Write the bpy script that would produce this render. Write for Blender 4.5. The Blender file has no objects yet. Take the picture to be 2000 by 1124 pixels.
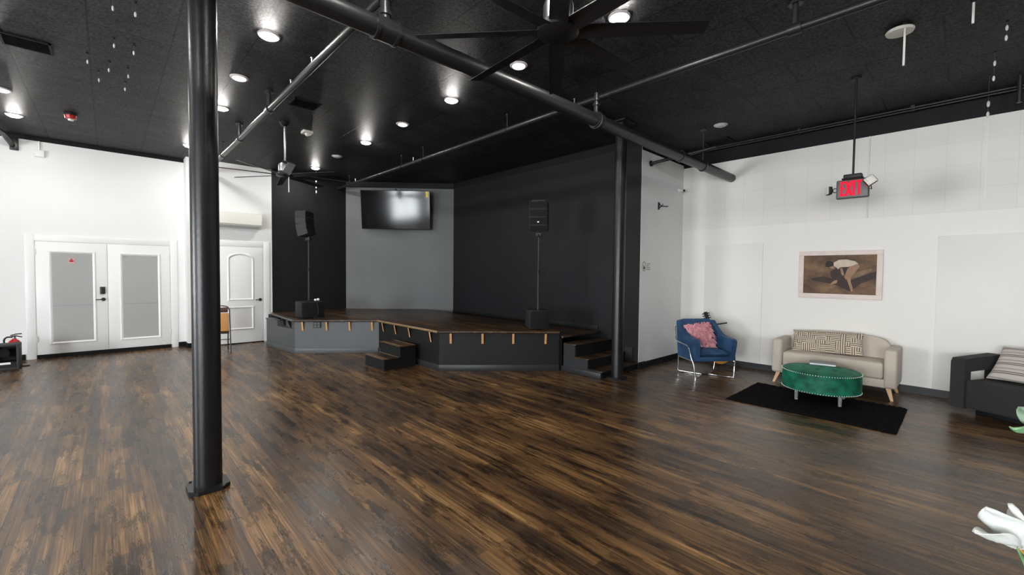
import bpy, bmesh, math, random
from mathutils import Vector, Matrix, Euler

PI = math.pi
D = bpy.data
S = bpy.context.scene
COL = S.collection
random.seed(7)

# ------------------------------------------------------------------ camera
FPX, YAW, PITCH, ROLL, EYE = 836.07, math.radians(43.396), math.radians(-1.858), math.radians(0.5704), 1.60
fw = Vector((math.sin(YAW) * math.cos(PITCH), math.cos(YAW) * math.cos(PITCH), math.sin(PITCH)))
r0 = Vector((math.cos(YAW), -math.sin(YAW), 0))
u0 = r0.cross(fw)
rt = r0 * math.cos(ROLL) + u0 * math.sin(ROLL)
up = -r0 * math.sin(ROLL) + u0 * math.cos(ROLL)
cam_d = D.cameras.new('camera')
cam = D.objects.new('camera', cam_d)
COL.objects.link(cam)
mw = Matrix.Identity(4)
for i in range(3):
    mw[i][0], mw[i][1], mw[i][2] = rt[i], up[i], -fw[i]
mw[0][3], mw[1][3], mw[2][3] = 0, 0, EYE
cam.matrix_world = mw
cam_d.sensor_width = 36
cam_d.sensor_fit = 'HORIZONTAL'
cam_d.lens = 36 * FPX / 2000
cam_d.clip_start = 0.05
S.camera = cam

# ------------------------------------------------------------------ world, exposure
w = D.worlds.new('world')
S.world = w
w.use_nodes = True
w.node_tree.nodes['Background'].inputs[0].default_value = (0.75, 0.85, 1, 1)
w.node_tree.nodes['Background'].inputs[1].default_value = 0.3
S.view_settings.view_transform = 'Standard'
S.view_settings.look = 'None'
S.view_settings.gamma = 1
S.view_settings.use_curve_mapping = False
S.view_settings.exposure = 2.42
S.cycles.use_denoising = True
S.cycles.max_bounces = 8
S.cycles.diffuse_bounces = 5
S.cycles.glossy_bounces = 4
S.cycles.sample_clamp_indirect = 6
S.cycles.caustics_reflective = False
S.cycles.caustics_refractive = False

LAMP = 80.0        # downlight lens emission
DIM = 0.45          # dimmed downlight lens emission
SKY = 8.5          # daylight seen through the windows behind the camera

# ------------------------------------------------------------------ materials
def mat(name, col, rough=0.5, metal=0.0, spec=0.5, emit=None, estr=1.0, bump=None, var=0.0, trans=0.0, coat=0.0, sheen=0.0, vscale=6.0, alpha=1.0):
    m = D.materials.new(name)
    m.use_nodes = True
    nt = m.node_tree
    b = nt.nodes['Principled BSDF']
    b.inputs['Base Color'].default_value = (*col, 1)
    b.inputs['Roughness'].default_value = rough
    b.inputs['Metallic'].default_value = metal
    b.inputs['Specular IOR Level'].default_value = spec
    b.inputs['Transmission Weight'].default_value = trans
    b.inputs['Coat Weight'].default_value = coat
    b.inputs['Sheen Weight'].default_value = sheen
    b.inputs['Alpha'].default_value = alpha
    if emit:
        b.inputs['Emission Color'].default_value = (*emit, 1)
        b.inputs['Emission Strength'].default_value = estr
    tc = None
    if var or bump:
        tc = nt.nodes.new('ShaderNodeTexCoord')
    if var:
        n = nt.nodes.new('ShaderNodeTexNoise')
        n.inputs['Scale'].default_value = vscale
        n.inputs['Detail'].default_value = 5
        nt.links.new(tc.outputs['Object'], n.inputs['Vector'])
        r = nt.nodes.new('ShaderNodeValToRGB')
        r.color_ramp.elements[0].position = 0.3
        r.color_ramp.elements[1].position = 0.7
        r.color_ramp.elements[0].color = (*[c * (1 - var) for c in col], 1)
        r.color_ramp.elements[1].color = (*[min(1, c * (1 + var)) for c in col], 1)
        nt.links.new(n.outputs['Fac'], r.inputs['Fac'])
        nt.links.new(r.outputs['Color'], b.inputs['Base Color'])
    if bump:
        sc, st = bump
        n2 = nt.nodes.new('ShaderNodeTexNoise')
        n2.inputs['Scale'].default_value = sc
        n2.inputs['Detail'].default_value = 4
        nt.links.new(tc.outputs['Object'], n2.inputs['Vector'])
        bp = nt.nodes.new('ShaderNodeBump')
        bp.inputs['Strength'].default_value = st
        bp.inputs['Distance'].default_value = 0.01
        nt.links.new(n2.outputs['Fac'], bp.inputs['Height'])
        nt.links.new(bp.outputs['Normal'], b.inputs['Normal'])
    return m

class NB:
    """small node helper"""
    def __init__(s, m):
        s.nt = m.node_tree
        s.b = s.nt.nodes['Principled BSDF']
    def new(s, t, **kw):
        n = s.nt.nodes.new(t)
        for k, v in kw.items():
            setattr(n, k, v)
        return n
    def link(s, a, b):
        s.nt.links.new(a, b)
    def math(s, op, a, b=None):
        n = s.new('ShaderNodeMath', operation=op)
        for i, v in enumerate((a, b)):
            if v is None:
                continue
            if isinstance(v, (int, float)):
                n.inputs[i].default_value = v
            else:
                s.link(v, n.inputs[i])
        return n.outputs[0]
    def ramp(s, fac, stops):
        n = s.new('ShaderNodeValToRGB')
        e = n.color_ramp.elements
        while len(e) < len(stops):
            e.new(0.5)
        for el, (p, c) in zip(e, stops):
            el.position = p
            el.color = (*c, 1) if len(c) == 3 else c
        s.link(fac, n.inputs['Fac'])
        return n.outputs['Color']
    def mix(s, typ, fac, a, b):
        n = s.new('ShaderNodeMix', data_type='RGBA', blend_type=typ)
        for sock, v in ((n.inputs['Factor'], fac), (n.inputs['A'], a), (n.inputs['B'], b)):
            if isinstance(v, (int, float)):
                sock.default_value = v
            elif isinstance(v, tuple):
                sock.default_value = (*v, 1)
            else:
                s.link(v, sock)
        return n.outputs['Result']
    def noise(s, vec, scale, detail=4, rough=0.5):
        n = s.new('ShaderNodeTexNoise')
        n.inputs['Scale'].default_value = scale
        n.inputs['Detail'].default_value = detail
        n.inputs['Roughness'].default_value = rough
        s.link(vec, n.inputs['Vector'])
        return n.outputs['Fac']
    def mapping(s, vec, scale=(1, 1, 1), rot=(0, 0, 0), loc=(0, 0, 0)):
        n = s.new('ShaderNodeMapping')
        n.inputs['Scale'].default_value = scale
        n.inputs['Rotation'].default_value = rot
        n.inputs['Location'].default_value = loc
        s.link(vec, n.inputs['Vector'])
        return n.outputs['Vector']
    def obj(s):
        return s.new('ShaderNodeTexCoord').outputs['Object']
    def bump(s, h, strength, dist=0.01):
        n = s.new('ShaderNodeBump')
        n.inputs['Strength'].default_value = strength
        n.inputs['Distance'].default_value = dist
        s.link(h, n.inputs['Height'])
        s.link(n.outputs['Normal'], s.b.inputs['Normal'])

def wood_floor(name, gain=1.0, rough=0.27):
    m = mat(name, (0.05, 0.03, 0.02), rough)
    k = NB(m)
    o = k.obj()
    sw = k.mapping(o, rot=(0, 0, PI / 2))              # boards run along world y
    br = k.new('ShaderNodeTexBrick')
    br.offset = 0.37
    br.inputs['Scale'].default_value = 1.0
    br.inputs['Brick Width'].default_value = 1.35
    br.inputs['Row Height'].default_value = 0.083
    br.inputs['Mortar Size'].default_value = 0.0016
    br.inputs['Mortar Smooth'].default_value = 0.3
    br.inputs['Bias'].default_value = 0.0
    br.inputs['Color1'].default_value = (0, 0, 0, 1)
    br.inputs['Color2'].default_value = (1, 1, 1, 1)
    br.inputs['Mortar'].default_value = (0.1, 0.1, 0.1, 1)
    k.link(sw, br.inputs['Vector'])
    board = br.outputs['Color']
    big = k.noise(k.mapping(o, scale=(1.6, 0.6, 1)), 1.3, 3, 0.55)
    streak = k.noise(k.mapping(o, scale=(15, 0.62, 1)), 2.0, 6, 0.6)
    blot = k.noise(k.mapping(o, scale=(6.5, 1.25, 1), loc=(3.1, 7.7, 0)), 1.7, 6, 0.68)
    fine = k.noise(k.mapping(o, scale=(75, 1.1, 1)), 1.5, 4, 0.65)
    t = k.math('ADD', k.math('MULTIPLY', board, 0.14), k.math('MULTIPLY', streak, 0.46))
    t = k.math('ADD', t, k.math('MULTIPLY', big, 0.46))
    t = k.math('ADD', t, k.math('MULTIPLY', fine, 0.54))
    t = k.math('SUBTRACT', t, 0.29)
    g = gain
    c = k.ramp(t, [(0.27, (0.009 * g, 0.0058 * g, 0.0045 * g)), (0.40, (0.029 * g, 0.0155 * g, 0.0088 * g)), (0.50, (0.063 * g, 0.032 * g, 0.0135 * g)),
                   (0.60, (0.135 * g, 0.070 * g, 0.025 * g)), (0.76, (0.33 * g, 0.19 * g, 0.078 * g))])
    dark = k.ramp(blot, [(0.36, (0.10, 0.105, 0.12)), (0.42, (0.45, 0.45, 0.46)), (0.50, (1, 1, 1))])
    c = k.mix('MULTIPLY', 0.9, c, dark)
    gap = k.ramp(br.outputs['Fac'], [(0.0, (1, 1, 1)), (1.0, (0.25, 0.22, 0.2))])
    c = k.mix('MULTIPLY', 0.8, c, gap)
    k.link(c, k.b.inputs['Base Color'])
    rg = k.math('ADD', k.math('MULTIPLY', blot, 0.16), rough - 0.08)
    k.link(rg, k.b.inputs['Roughness'])
    h = k.math('ADD', k.math('MULTIPLY', fine, 0.5), k.math('MULTIPLY', streak, 0.9))
    h = k.math('SUBTRACT', h, k.math('MULTIPLY', br.outputs['Fac'], 0.8))
    k.bump(h, 0.22, 0.006)
    return m

def ceiling_mat():
    m = mat('black ceiling tile', (0.03, 0.03, 0.033), 0.5)
    k = NB(m)
    o = k.obj()
    br = k.new('ShaderNodeTexBrick')
    br.offset = 0.5
    br.inputs['Scale'].default_value = 1.0
    br.inputs['Brick Width'].default_value = 1.22
    br.inputs['Row Height'].default_value = 0.61
    br.inputs['Mortar Size'].default_value = 0.009
    br.inputs['Color1'].default_value = (0.0175, 0.018, 0.0208, 1)
    br.inputs['Color2'].default_value = (0.0245, 0.025, 0.0285, 1)
    br.inputs['Mortar'].default_value = (0.002, 0.002, 0.002, 1)
    k.link(k.mapping(o, rot=(0, 0, PI / 2), loc=(0.2, 0.1, 0)), br.inputs['Vector'])
    n = k.noise(k.mapping(o, scale=(1.0, 2.2, 1)), 1.7, 6, 0.7)
    c = k.mix('MULTIPLY', 1.0, br.outputs['Color'], k.ramp(n, [(0.32, (0.45, 0.45, 0.45)), (0.66, (1.5, 1.5, 1.5))]))
    f = k.noise(o, 42, 6, 0.8)
    c = k.mix('MULTIPLY', 1.0, c, k.ramp(f, [(0.38, (0.45, 0.45, 0.45)), (0.64, (1.6, 1.6, 1.6))]))
    k.link(c, k.b.inputs['Base Color'])
    k.b.inputs['Roughness'].default_value = 0.5
    k.link(k.math('MULTIPLY', k.math('POWER', f, 3.0), 1.3), k.b.inputs['Specular IOR Level'])
    h = k.math('SUBTRACT', f, k.math('MULTIPLY', br.outputs['Fac'], 0.6))
    k.bump(h, 0.8, 0.008)
    return m

def block_wall():
    m = mat('white painted block', (0.80, 0.79, 0.77), 0.5)
    k = NB(m)
    o = k.obj()
    sx = k.new('ShaderNodeSeparateXYZ')
    k.link(o, sx.inputs[0])
    cx = k.new('ShaderNodeCombineXYZ')
    k.link(k.math('SUBTRACT', sx.outputs['Y'], 0.215), cx.inputs[0])
    k.link(k.math('SUBTRACT', sx.outputs['Z'], 2.463), cx.inputs[1])
    br = k.new('ShaderNodeTexBrick')
    br.offset = 0.0
    br.inputs['Scale'].default_value = 1.0
    br.inputs['Brick Width'].default_value = 0.31
    br.inputs['Row Height'].default_value = 0.302
    br.inputs['Mortar Size'].default_value = 0.004
    br.inputs['Color1'].default_value = (0.74, 0.715, 0.68, 1)
    br.inputs['Color2'].default_value = (0.76, 0.735, 0.70, 1)
    br.inputs['Mortar'].default_value = (0.69, 0.668, 0.635, 1)
    k.link(cx.outputs[0], br.inputs['Vector'])
    above = k.math('GREATER_THAN', sx.outputs['Z'], 2.463)
    n = k.noise(o, 1.3, 4, 0.6)
    base = k.ramp(n, [(0.3, (0.785, 0.762, 0.722)), (0.7, (0.81, 0.788, 0.75))])
    c = k.mix('MIX', above, base, br.outputs['Color'])
    k.link(c, k.b.inputs['Base Color'])
    h = k.math('MULTIPLY', k.math('MULTIPLY', br.outputs['Fac'], above), -1)
    h = k.math('ADD', h, k.math('MULTIPLY', k.noise(o, 30, 4), 0.12))
    k.bump(h, 0.22, 0.008)
    return m

def maze_mat():
    m = mat('greek key cloth', (0.7, 0.65, 0.55), 0.9)
    k = NB(m)
    o = k.obj()
    sx = k.new('ShaderNodeSeparateXYZ')
    k.link(o, sx.inputs[0])
    N, fq = 17.0, 38.0
    u, v = sx.outputs['Y'], sx.outputs['Z']
    cu = k.math('FLOOR', k.math('MULTIPLY', u, N))
    cv = k.math('FLOOR', k.math('MULTIPLY', v, N))
    cc = k.new('ShaderNodeCombineXYZ')
    k.link(cu, cc.inputs[0])
    k.link(cv, cc.inputs[1])
    wn = k.new('ShaderNodeTexWhiteNoise')
    wn.noise_dimensions = '2D'
    k.link(cc.outputs[0], wn.inputs['Vector'])
    pick = k.math('GREATER_THAN', wn.outputs['Value'], 0.43)
    su = k.math('GREATER_THAN', k.math('FRACT', k.math('MULTIPLY', u, fq)), 0.45)
    sv = k.math('GREATER_THAN', k.math('FRACT', k.math('MULTIPLY', v, fq)), 0.45)
    fu = k.math('ABSOLUTE', k.math('SUBTRACT', k.math('FRACT', k.math('MULTIPLY', u, N)), 0.5))
    fv = k.math('ABSOLUTE', k.math('SUBTRACT', k.math('FRACT', k.math('MULTIPLY', v, N)), 0.5))
    ringv = k.math('GREATER_THAN', k.math('FRACT', k.math('MULTIPLY', k.math('MAXIMUM', fu, fv), 5.2)), 0.42)
    pick2 = k.math('GREATER_THAN', wn.outputs['Value'], 0.86)
    s = k.math('ADD', k.math('MULTIPLY', su, pick), k.math('MULTIPLY', sv, k.math('SUBTRACT', 1, pick)))
    s = k.math('ADD', k.math('MULTIPLY', ringv, pick2), k.math('MULTIPLY', s, k.math('SUBTRACT', 1, pick2)))
    c = k.ramp(s, [(0.0, (0.13, 0.085, 0.055)), (1.0, (0.66, 0.58, 0.47))])
    k.link(c, k.b.inputs['Base Color'])
    return m

def stripe_mat():
    m = mat('striped cloth', (0.55, 0.5, 0.46), 0.9)
    k = NB(m)
    o = k.obj()
    sx = k.new('ShaderNodeSeparateXYZ')
    k.link(o, sx.inputs[0])
    f = k.math('FRACT', k.math('MULTIPLY', k.math('ADD', sx.outputs['Z'], 3), 8.5))
    c = k.ramp(f, [(0.0, (0.50, 0.45, 0.41)), (0.10, (0.07, 0.06, 0.06)), (0.17, (0.50, 0.45, 0.41)), (0.27, (0.07, 0.06, 0.06)),
                   (0.34, (0.52, 0.47, 0.43)), (0.62, (0.28, 0.24, 0.22)), (0.70, (0.55, 0.50, 0.46))])
    c.node.color_ramp.interpolation = 'CONSTANT'
    k.link(c, k.b.inputs['Base Color'])
    k.bump(k.noise(o, 180, 2), 0.3, 0.003)
    return m

def velvet(name, dark, light, scale=7):
    m = mat(name, dark, 0.6, spec=0.25, sheen=0.22)
    k = NB(m)
    o = k.obj()
    n = k.noise(k.mapping(o, scale=(1, 1, 1.4)), scale, 5, 0.6)
    c = k.ramp(n, [(0.35, dark), (0.68, light)])
    k.link(c, k.b.inputs['Base Color'])
    k.bump(k.noise(o, 60, 3), 0.2, 0.004)
    k.b.inputs['Sheen Roughness'].default_value = 0.35
    k.b.inputs['Sheen Tint'].default_value = (*[min(1, c_ * 2.5 + 0.05) for c_ in light], 1)
    return m

def canvas_mat():
    m = mat('painted canvas', (0.2, 0.11, 0.06), 0.7)
    k = NB(m)
    o = k.obj()
    n = k.noise(k.mapping(o, scale=(1, 2.0, 3.2)), 1.9, 5, 0.6)
    c = k.ramp(n, [(0.3, (0.050, 0.026, 0.018)), (0.5, (0.145, 0.080, 0.045)), (0.72, (0.25, 0.145, 0.075))])
    k.link(c, k.b.inputs['Base Color'])
    return m

M = {}
M['floor'] = wood_floor('dark stained strip floor', 1.2, 0.28)
M['deck'] = wood_floor('dark stage boards', 0.5, 0.36)
M['ceiling'] = ceiling_mat()
M['far_wall'] = mat('dark unseen walls', (0.06, 0.06, 0.062), 0.6)  # unseen walls toned dark to cut bounce and reflections
M['white_wall'] = mat('white wall paint', (0.80, 0.805, 0.80), 0.55, var=0.02, vscale=1.2, bump=(25, 0.05))
M['block'] = block_wall()
M['white_trim'] = mat('white gloss trim', (0.82, 0.825, 0.82), 0.35)
M['seam'] = mat('grey seam', (0.45, 0.45, 0.44), 0.6)
M['black_wall'] = mat('black wall paint', (0.0095, 0.0098, 0.0113), 0.55, spec=0.22, var=0.12, vscale=1.5, bump=(40, 0.08))
M['grey_wall'] = mat('grey wall paint', (0.108, 0.110, 0.112), 0.5, spec=0.35, var=0.08, vscale=1.0, bump=(40, 0.06))
M['black_trim'] = mat('black trim paint', (0.006, 0.006, 0.007), 0.6, spec=0.2)
M['base'] = mat('black vinyl base', (0.007, 0.007, 0.008), 0.35, spec=0.3)
M['black_metal'] = mat('black painted steel', (0.011, 0.011, 0.0125), 0.33, spec=0.35, bump=(60, 0.12), var=0.15)
M['pipe'] = mat('black painted iron', (0.014, 0.0145, 0.016), 0.36, spec=0.45, bump=(45, 0.12))
M['riser_grey'] = mat('grey stage tone', (0.070, 0.073, 0.077), 0.45, spec=0.4, var=0.06, vscale=2)  # left stage faces toned lighter to suit their brightness
M['riser_black'] = mat('black stage tone', (0.0090, 0.0093, 0.0102), 0.5, spec=0.22, var=0.1, vscale=2)  # darker tone for the middle and right stage faces and the steps
M['riser_base'] = mat('stage skirting paint', (0.020, 0.021, 0.023), 0.42, spec=0.35)
M['ply'] = mat('raw plywood edge', (0.56, 0.29, 0.10), 0.6, var=0.12, vscale=30)
M['tread'] = mat('worn stair nosing', (0.20, 0.125, 0.06), 0.4, var=0.3, vscale=20)
M['gold_tape'] = mat('yellowed tread strip', (0.25, 0.17, 0.06), 0.45, var=0.2, vscale=20)
M['screen'] = mat('television glass', (0.004, 0.004, 0.005), 0.10, spec=0.28)
M['plastic'] = mat('black plastic', (0.010, 0.010, 0.011), 0.5, spec=0.3)
M['grille'] = mat('speaker grille', (0.008, 0.008, 0.009), 0.7, spec=0.2, bump=(400, 0.6))
M['cab'] = mat('textured cabinet paint', (0.013, 0.0135, 0.015), 0.6, spec=0.3, bump=(220, 0.35))
M['cab_grey'] = mat('dark grey cabinet paint', (0.034, 0.036, 0.036), 0.6, spec=0.3, bump=(220, 0.3))
M['chrome'] = mat('chrome', (0.75, 0.75, 0.76), 0.12, metal=1)
M['steel'] = mat('brushed steel', (0.42, 0.42, 0.43), 0.3, metal=1)
M['dark_steel'] = mat('dark bronze', (0.08, 0.075, 0.07), 0.35, metal=0.8)
M['white_plastic'] = mat('white plastic', (0.78, 0.78, 0.75), 0.4)
M['ivory'] = mat('ivory plastic', (0.74, 0.74, 0.68), 0.4)
M['red'] = mat('red enamel', (0.42, 0.008, 0.012), 0.3)
M['label_white'] = mat('white label', (0.8, 0.8, 0.8), 0.5)
M['pink_label'] = mat('pink sticker', (0.72, 0.36, 0.34), 0.5)
M['yellow'] = mat('yellow tag', (0.85, 0.62, 0.03), 0.5)
M['frost'] = mat('frosted door glass', (0.40, 0.41, 0.40), 0.16, spec=0.5, var=0.03, vscale=1.2)
M['frost_line'] = mat('film joint', (0.30, 0.31, 0.31), 0.3)
M['lens'] = mat('lit downlight lens', (0.9, 0.9, 0.9), 0.4, emit=(1.0, 0.965, 0.91), estr=LAMP)
M['lens_dim'] = mat('dim downlight lens', (0.85, 0.82, 0.82), 0.4, emit=(1.0, 0.93, 0.93), estr=DIM)
M['lens_off'] = mat('unlit downlight lens', (0.55, 0.55, 0.53), 0.4)
M['trim_ring'] = mat('white downlight trim', (0.60, 0.56, 0.55), 0.4)
M['exit_red'] = mat('lit red sign letters', (0.30, 0.0, 0.008), 0.6, spec=0.1, emit=(1.0, 0.008, 0.035), estr=0.20)
M['exit_face'] = mat('sign housing face', (0.075, 0.070, 0.073), 0.45)
M['lamp_face'] = mat('lamp head reflector', (0.62, 0.60, 0.55), 0.35, bump=(60, 0.4))
M['beige'] = mat('beige linen', (0.56, 0.49, 0.41), 0.9, bump=(260, 0.35), var=0.05, vscale=9, sheen=0.2)
M['pale_wood'] = mat('pale beech', (0.60, 0.38, 0.19), 0.4, var=0.1, vscale=12)
M['maze'] = maze_mat()
M['stripe'] = stripe_mat()
M['pink'] = mat('pink satin petal', (0.92, 0.37, 0.42), 0.35, var=0.35, vscale=18, sheen=0.3)
M['blue_velvet'] = velvet('blue velvet', (0.016, 0.042, 0.095), (0.042, 0.105, 0.22), 5)
M['green_velvet'] = velvet('green velvet', (0.003, 0.060, 0.036), (0.014, 0.19, 0.105), 6)
M['rug'] = mat('black shag', (0.004, 0.004, 0.0045), 0.95, spec=0.1, bump=(120, 1.0))
M['charcoal'] = mat('charcoal cloth', (0.033, 0.031, 0.031), 0.9, spec=0.2, bump=(220, 0.3), sheen=0.05)
M['nail'] = mat('silver nail heads', (0.85, 0.85, 0.80), 0.35, metal=0.6)
M['acrylic'] = mat('clear acrylic', (0.9, 0.9, 0.92), 0.05, trans=0.75)
M['book'] = mat('grey book cover', (0.16, 0.18, 0.21), 0.35)
M['paper'] = mat('page edges', (0.66, 0.68, 0.68), 0.6)
M['frame'] = mat('whitewashed frame', (0.78, 0.66, 0.61), 0.6, var=0.06, vscale=14)
M['canvas'] = canvas_mat()
M['p_white'] = mat('paint cream', (0.60, 0.50, 0.40), 0.7, var=0.12, vscale=12)
M['p_skin'] = mat('paint flesh', (0.34, 0.20, 0.125), 0.7, var=0.18, vscale=12)
M['p_tan'] = mat('paint tan', (0.22, 0.135, 0.082), 0.7, var=0.18, vscale=12)
M['p_dark'] = mat('paint umber', (0.040, 0.024, 0.020), 0.7, var=0.2, vscale=10)
M['p_hair'] = mat('paint black brown', (0.020, 0.013, 0.011), 0.7)
M['guitar'] = mat('honey spruce', (0.52, 0.24, 0.045), 0.25, var=0.1, vscale=10)
M['guitar_side'] = mat('mahogany', (0.10, 0.03, 0.012), 0.3)
M['ebony'] = mat('ebony', (0.010, 0.008, 0.007), 0.4)
M['tan_pad'] = mat('tan vinyl pad', (0.50, 0.23, 0.07), 0.5)
M['brown_metal'] = mat('brown enamelled tube', (0.055, 0.028, 0.020), 0.35)
M['petal'] = mat('white silk petal', (0.56, 0.58, 0.555), 0.7, spec=0.2, bump=(90, 0.15))
M['leaf'] = mat('pale green silk leaf', (0.14, 0.27, 0.13), 0.5, var=0.3, vscale=20)
M['leaf_grey'] = mat('grey green silk leaf', (0.17, 0.25, 0.17), 0.6, var=0.15, vscale=20)
M['stamen'] = mat('amber stamen', (0.55, 0.25, 0.03), 0.6)
M['glass'] = mat('clear bead', (0.9, 0.9, 0.9), 0.05, spec=0.8, trans=0.3)
M['thread'] = mat('clear thread', (0.10, 0.10, 0.10), 0.3)
M['cable'] = mat('black cable', (0.012, 0.012, 0.012), 0.5)
M['vent'] = mat('black vent', (0.006, 0.006, 0.006), 0.6)
M['sign_grey'] = mat('grey sign print', (0.28, 0.28, 0.26), 0.6)
M['sign_black'] = mat('black sign print', (0.03, 0.03, 0.025), 0.6)
M['sky_pane'] = mat('daylit window pane', (0.8, 0.85, 0.9), 0.3, emit=(0.92, 0.97, 1.0), estr=SKY)

# ------------------------------------------------------------------ mesh helpers
def B():
    return bmesh.new()

def box(bm, c, s, rz=0, ry=0, rx=0, mi=0):
    mtx = Matrix.Translation(c) @ Euler((rx, ry, rz)).to_matrix().to_4x4() @ Matrix.Diagonal((*s, 1))
    r = bmesh.ops.create_cube(bm, size=1, matrix=mtx)
    for v in r['verts']:
        for f in v.link_faces:
            f.material_index = mi
    return bm

def bxx(bm, x0, x1, y0, y1, z0, z1, mi=0):
    return box(bm, ((x0 + x1) / 2, (y0 + y1) / 2, (z0 + z1) / 2), (abs(x1 - x0), abs(y1 - y0), abs(z1 - z0)), mi=mi)

def cyl(bm, p0, p1, r, seg=20, r2=None, mi=0):
    p0, p1 = Vector(p0), Vector(p1)
    d = p1 - p0
    q = d.to_track_quat('Z', 'Y').to_matrix().to_4x4()
    res = bmesh.ops.create_cone(bm, cap_ends=True, segments=seg, radius1=r, radius2=r if r2 is None else r2, depth=d.length,
                                matrix=Matrix.Translation((p0 + p1) / 2) @ q)
    for v in res['verts']:
        for f in v.link_faces:
            f.material_index = mi
    return bm

def sph(bm, c, r, sc=(1, 1, 1), seg=14, rings=9, rot=None, mi=0):
    m = Matrix.Translation(c)
    if rot:
        m = m @ Euler(rot).to_matrix().to_4x4()
    res = bmesh.ops.create_uvsphere(bm, u_segments=seg, v_segments=rings, radius=r, matrix=m @ Matrix.Diagonal((*sc, 1)))
    for v in res['verts']:
        for f in v.link_faces:
            f.material_index = mi
    return bm

def lathe(bm, prof, c=(0, 0, 0), seg=32, mi=0):
    rows = []
    for r, z in prof:
        if r < 1e-6:
            rows.append([bm.verts.new((c[0], c[1], c[2] + z))])
        else:
            rows.append([bm.verts.new((c[0] + r * math.cos(2 * PI * i / seg), c[1] + r * math.sin(2 * PI * i / seg), c[2] + z)) for i in range(seg)])
    for a, b in zip(rows, rows[1:]):
        for i in range(seg):
            j = (i + 1) % seg
            if len(a) == 1 and len(b) == 1:
                continue
            if len(a) == 1:
                f = bm.faces.new((a[0], b[j], b[i]))
            elif len(b) == 1:
                f = bm.faces.new((a[i], a[j], b[0]))
            else:
                f = bm.faces.new((a[i], a[j], b[j], b[i]))
            f.material_index = mi
    return bm

def prism(bm, pts, a, b, axis='z', mi=0):
    """extrude a polygon between a and b along an axis; pts are (x,y) for z, (x,z) for y, (y,z) for x"""
    def P(p, t):
        return {'z': (p[0], p[1], t), 'y': (p[0], t, p[1]), 'x': (t, p[0], p[1])}[axis]
    lo = [bm.verts.new(P(p, a)) for p in pts]
    hi = [bm.verts.new(P(p, b)) for p in pts]
    fs = [bm.faces.new(lo[::-1]), bm.faces.new(hi)]
    n = len(pts)
    for i in range(n):
        fs.append(bm.faces.new((lo[i], lo[(i + 1) % n], hi[(i + 1) % n], hi[i])))
    for f in fs:
        f.material_index = mi
    return bm

def catmull(pts, n):
    pts = [Vector(p) for p in pts]
    out = []
    for i in range(len(pts) - 1):
        p0, p1, p2, p3 = pts[max(i - 1, 0)], pts[i], pts[i + 1], pts[min(i + 2, len(pts) - 1)]
        for k in range(n):
            t = k / n
            out.append(0.5 * (2 * p1 + (p2 - p0) * t + (2 * p0 - 5 * p1 + 4 * p2 - p3) * t * t + (3 * p1 - p0 - 3 * p2 + p3) * t ** 3))
    return out + [pts[-1]]

def tube(bm, pts, r, seg=8, closed=False, mi=0, rad=None, sm=0):
    pts = catmull(pts, sm) if sm else [Vector(p) for p in pts]
    n = len(pts)
    rings = []
    prev = None
    for i, p in enumerate(pts):
        if closed:
            t = (pts[(i + 1) % n] - pts[i - 1]).normalized()
        else:
            t = (pts[min(i + 1, n - 1)] - pts[max(i - 1, 0)]).normalized()
        if prev is None:
            a = Vector((0, 0, 1)) if abs(t.z) < 0.9 else Vector((1, 0, 0))
            nrm = t.cross(a).normalized()
        else:
            nrm = (prev - t * prev.dot(t)).normalized()
        prev = nrm
        bn = t.cross(nrm)
        rr = r if rad is None else rad[i]
        rings.append([bm.verts.new(p + (nrm * math.cos(2 * PI * k / seg) + bn * math.sin(2 * PI * k / seg)) * rr) for k in range(seg)])
    m = n if closed else n - 1
    for i in range(m):
        a, b = rings[i], rings[(i + 1) % n]
        for k in range(seg):
            f = bm.faces.new((a[k], a[(k + 1) % seg], b[(k + 1) % seg], b[k]))
            f.material_index = mi
    if not closed:
        bm.faces.new(rings[0][::-1]).material_index = mi
        bm.faces.new(rings[-1]).material_index = mi
    return bm

def arc(c, r, a0, a1, n, z=0):
    return [(c[0] + r * math.cos(a0 + (a1 - a0) * i / n), c[1] + r * math.sin(a0 + (a1 - a0) * i / n), z) for i in range(n + 1)]

def pillow(bm, wd, ht, th, nx=20, nz=16, pinch=0.06, mi=0):
    """soft cushion in the y-z plane, thickness along x, base edge at z=0"""
    rows = {}
    for sgn in (1, -1):
        for i in range(nx + 1):
            for j in range(nz + 1):
                u, v = 2 * i / nx - 1, 2 * j / nz - 1
                e = max(0, (1 - abs(u) ** 2.4)) ** 0.5 * max(0, (1 - abs(v) ** 2.4)) ** 0.5
                if sgn == -1 and (i in (0, nx) or j in (0, nz)):
                    rows[(sgn, i, j)] = rows[(1, i, j)]
                    continue
                y = u * wd / 2 * (1 - pinch * (1 - abs(v) ** 2) * abs(u) ** 3)
                z = v * ht / 2 * (1 - pinch * (1 - abs(u) ** 2) * abs(v) ** 3) + ht / 2
                rows[(sgn, i, j)] = bm.verts.new((sgn * th / 2 * e, y, z))
    for sgn in (1, -1):
        for i in range(nx):
            for j in range(nz):
                q = [rows[(sgn, i, j)], rows[(sgn, i + 1, j)], rows[(sgn, i + 1, j + 1)], rows[(sgn, i, j + 1)]]
                if sgn == -1:
                    q = q[::-1]
                bm.faces.new(q).material_index = mi
    return bm

def bev(bm, off, seg=2, ang=35):
    es = [e for e in bm.edges if len(e.link_faces) == 2 and e.calc_face_angle(0) > math.radians(ang)]
    if es:
        bmesh.ops.bevel(bm, geom=es, offset=off, segments=seg, affect='EDGES', profile=0.5, clamp_overlap=True)
    return bm

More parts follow.
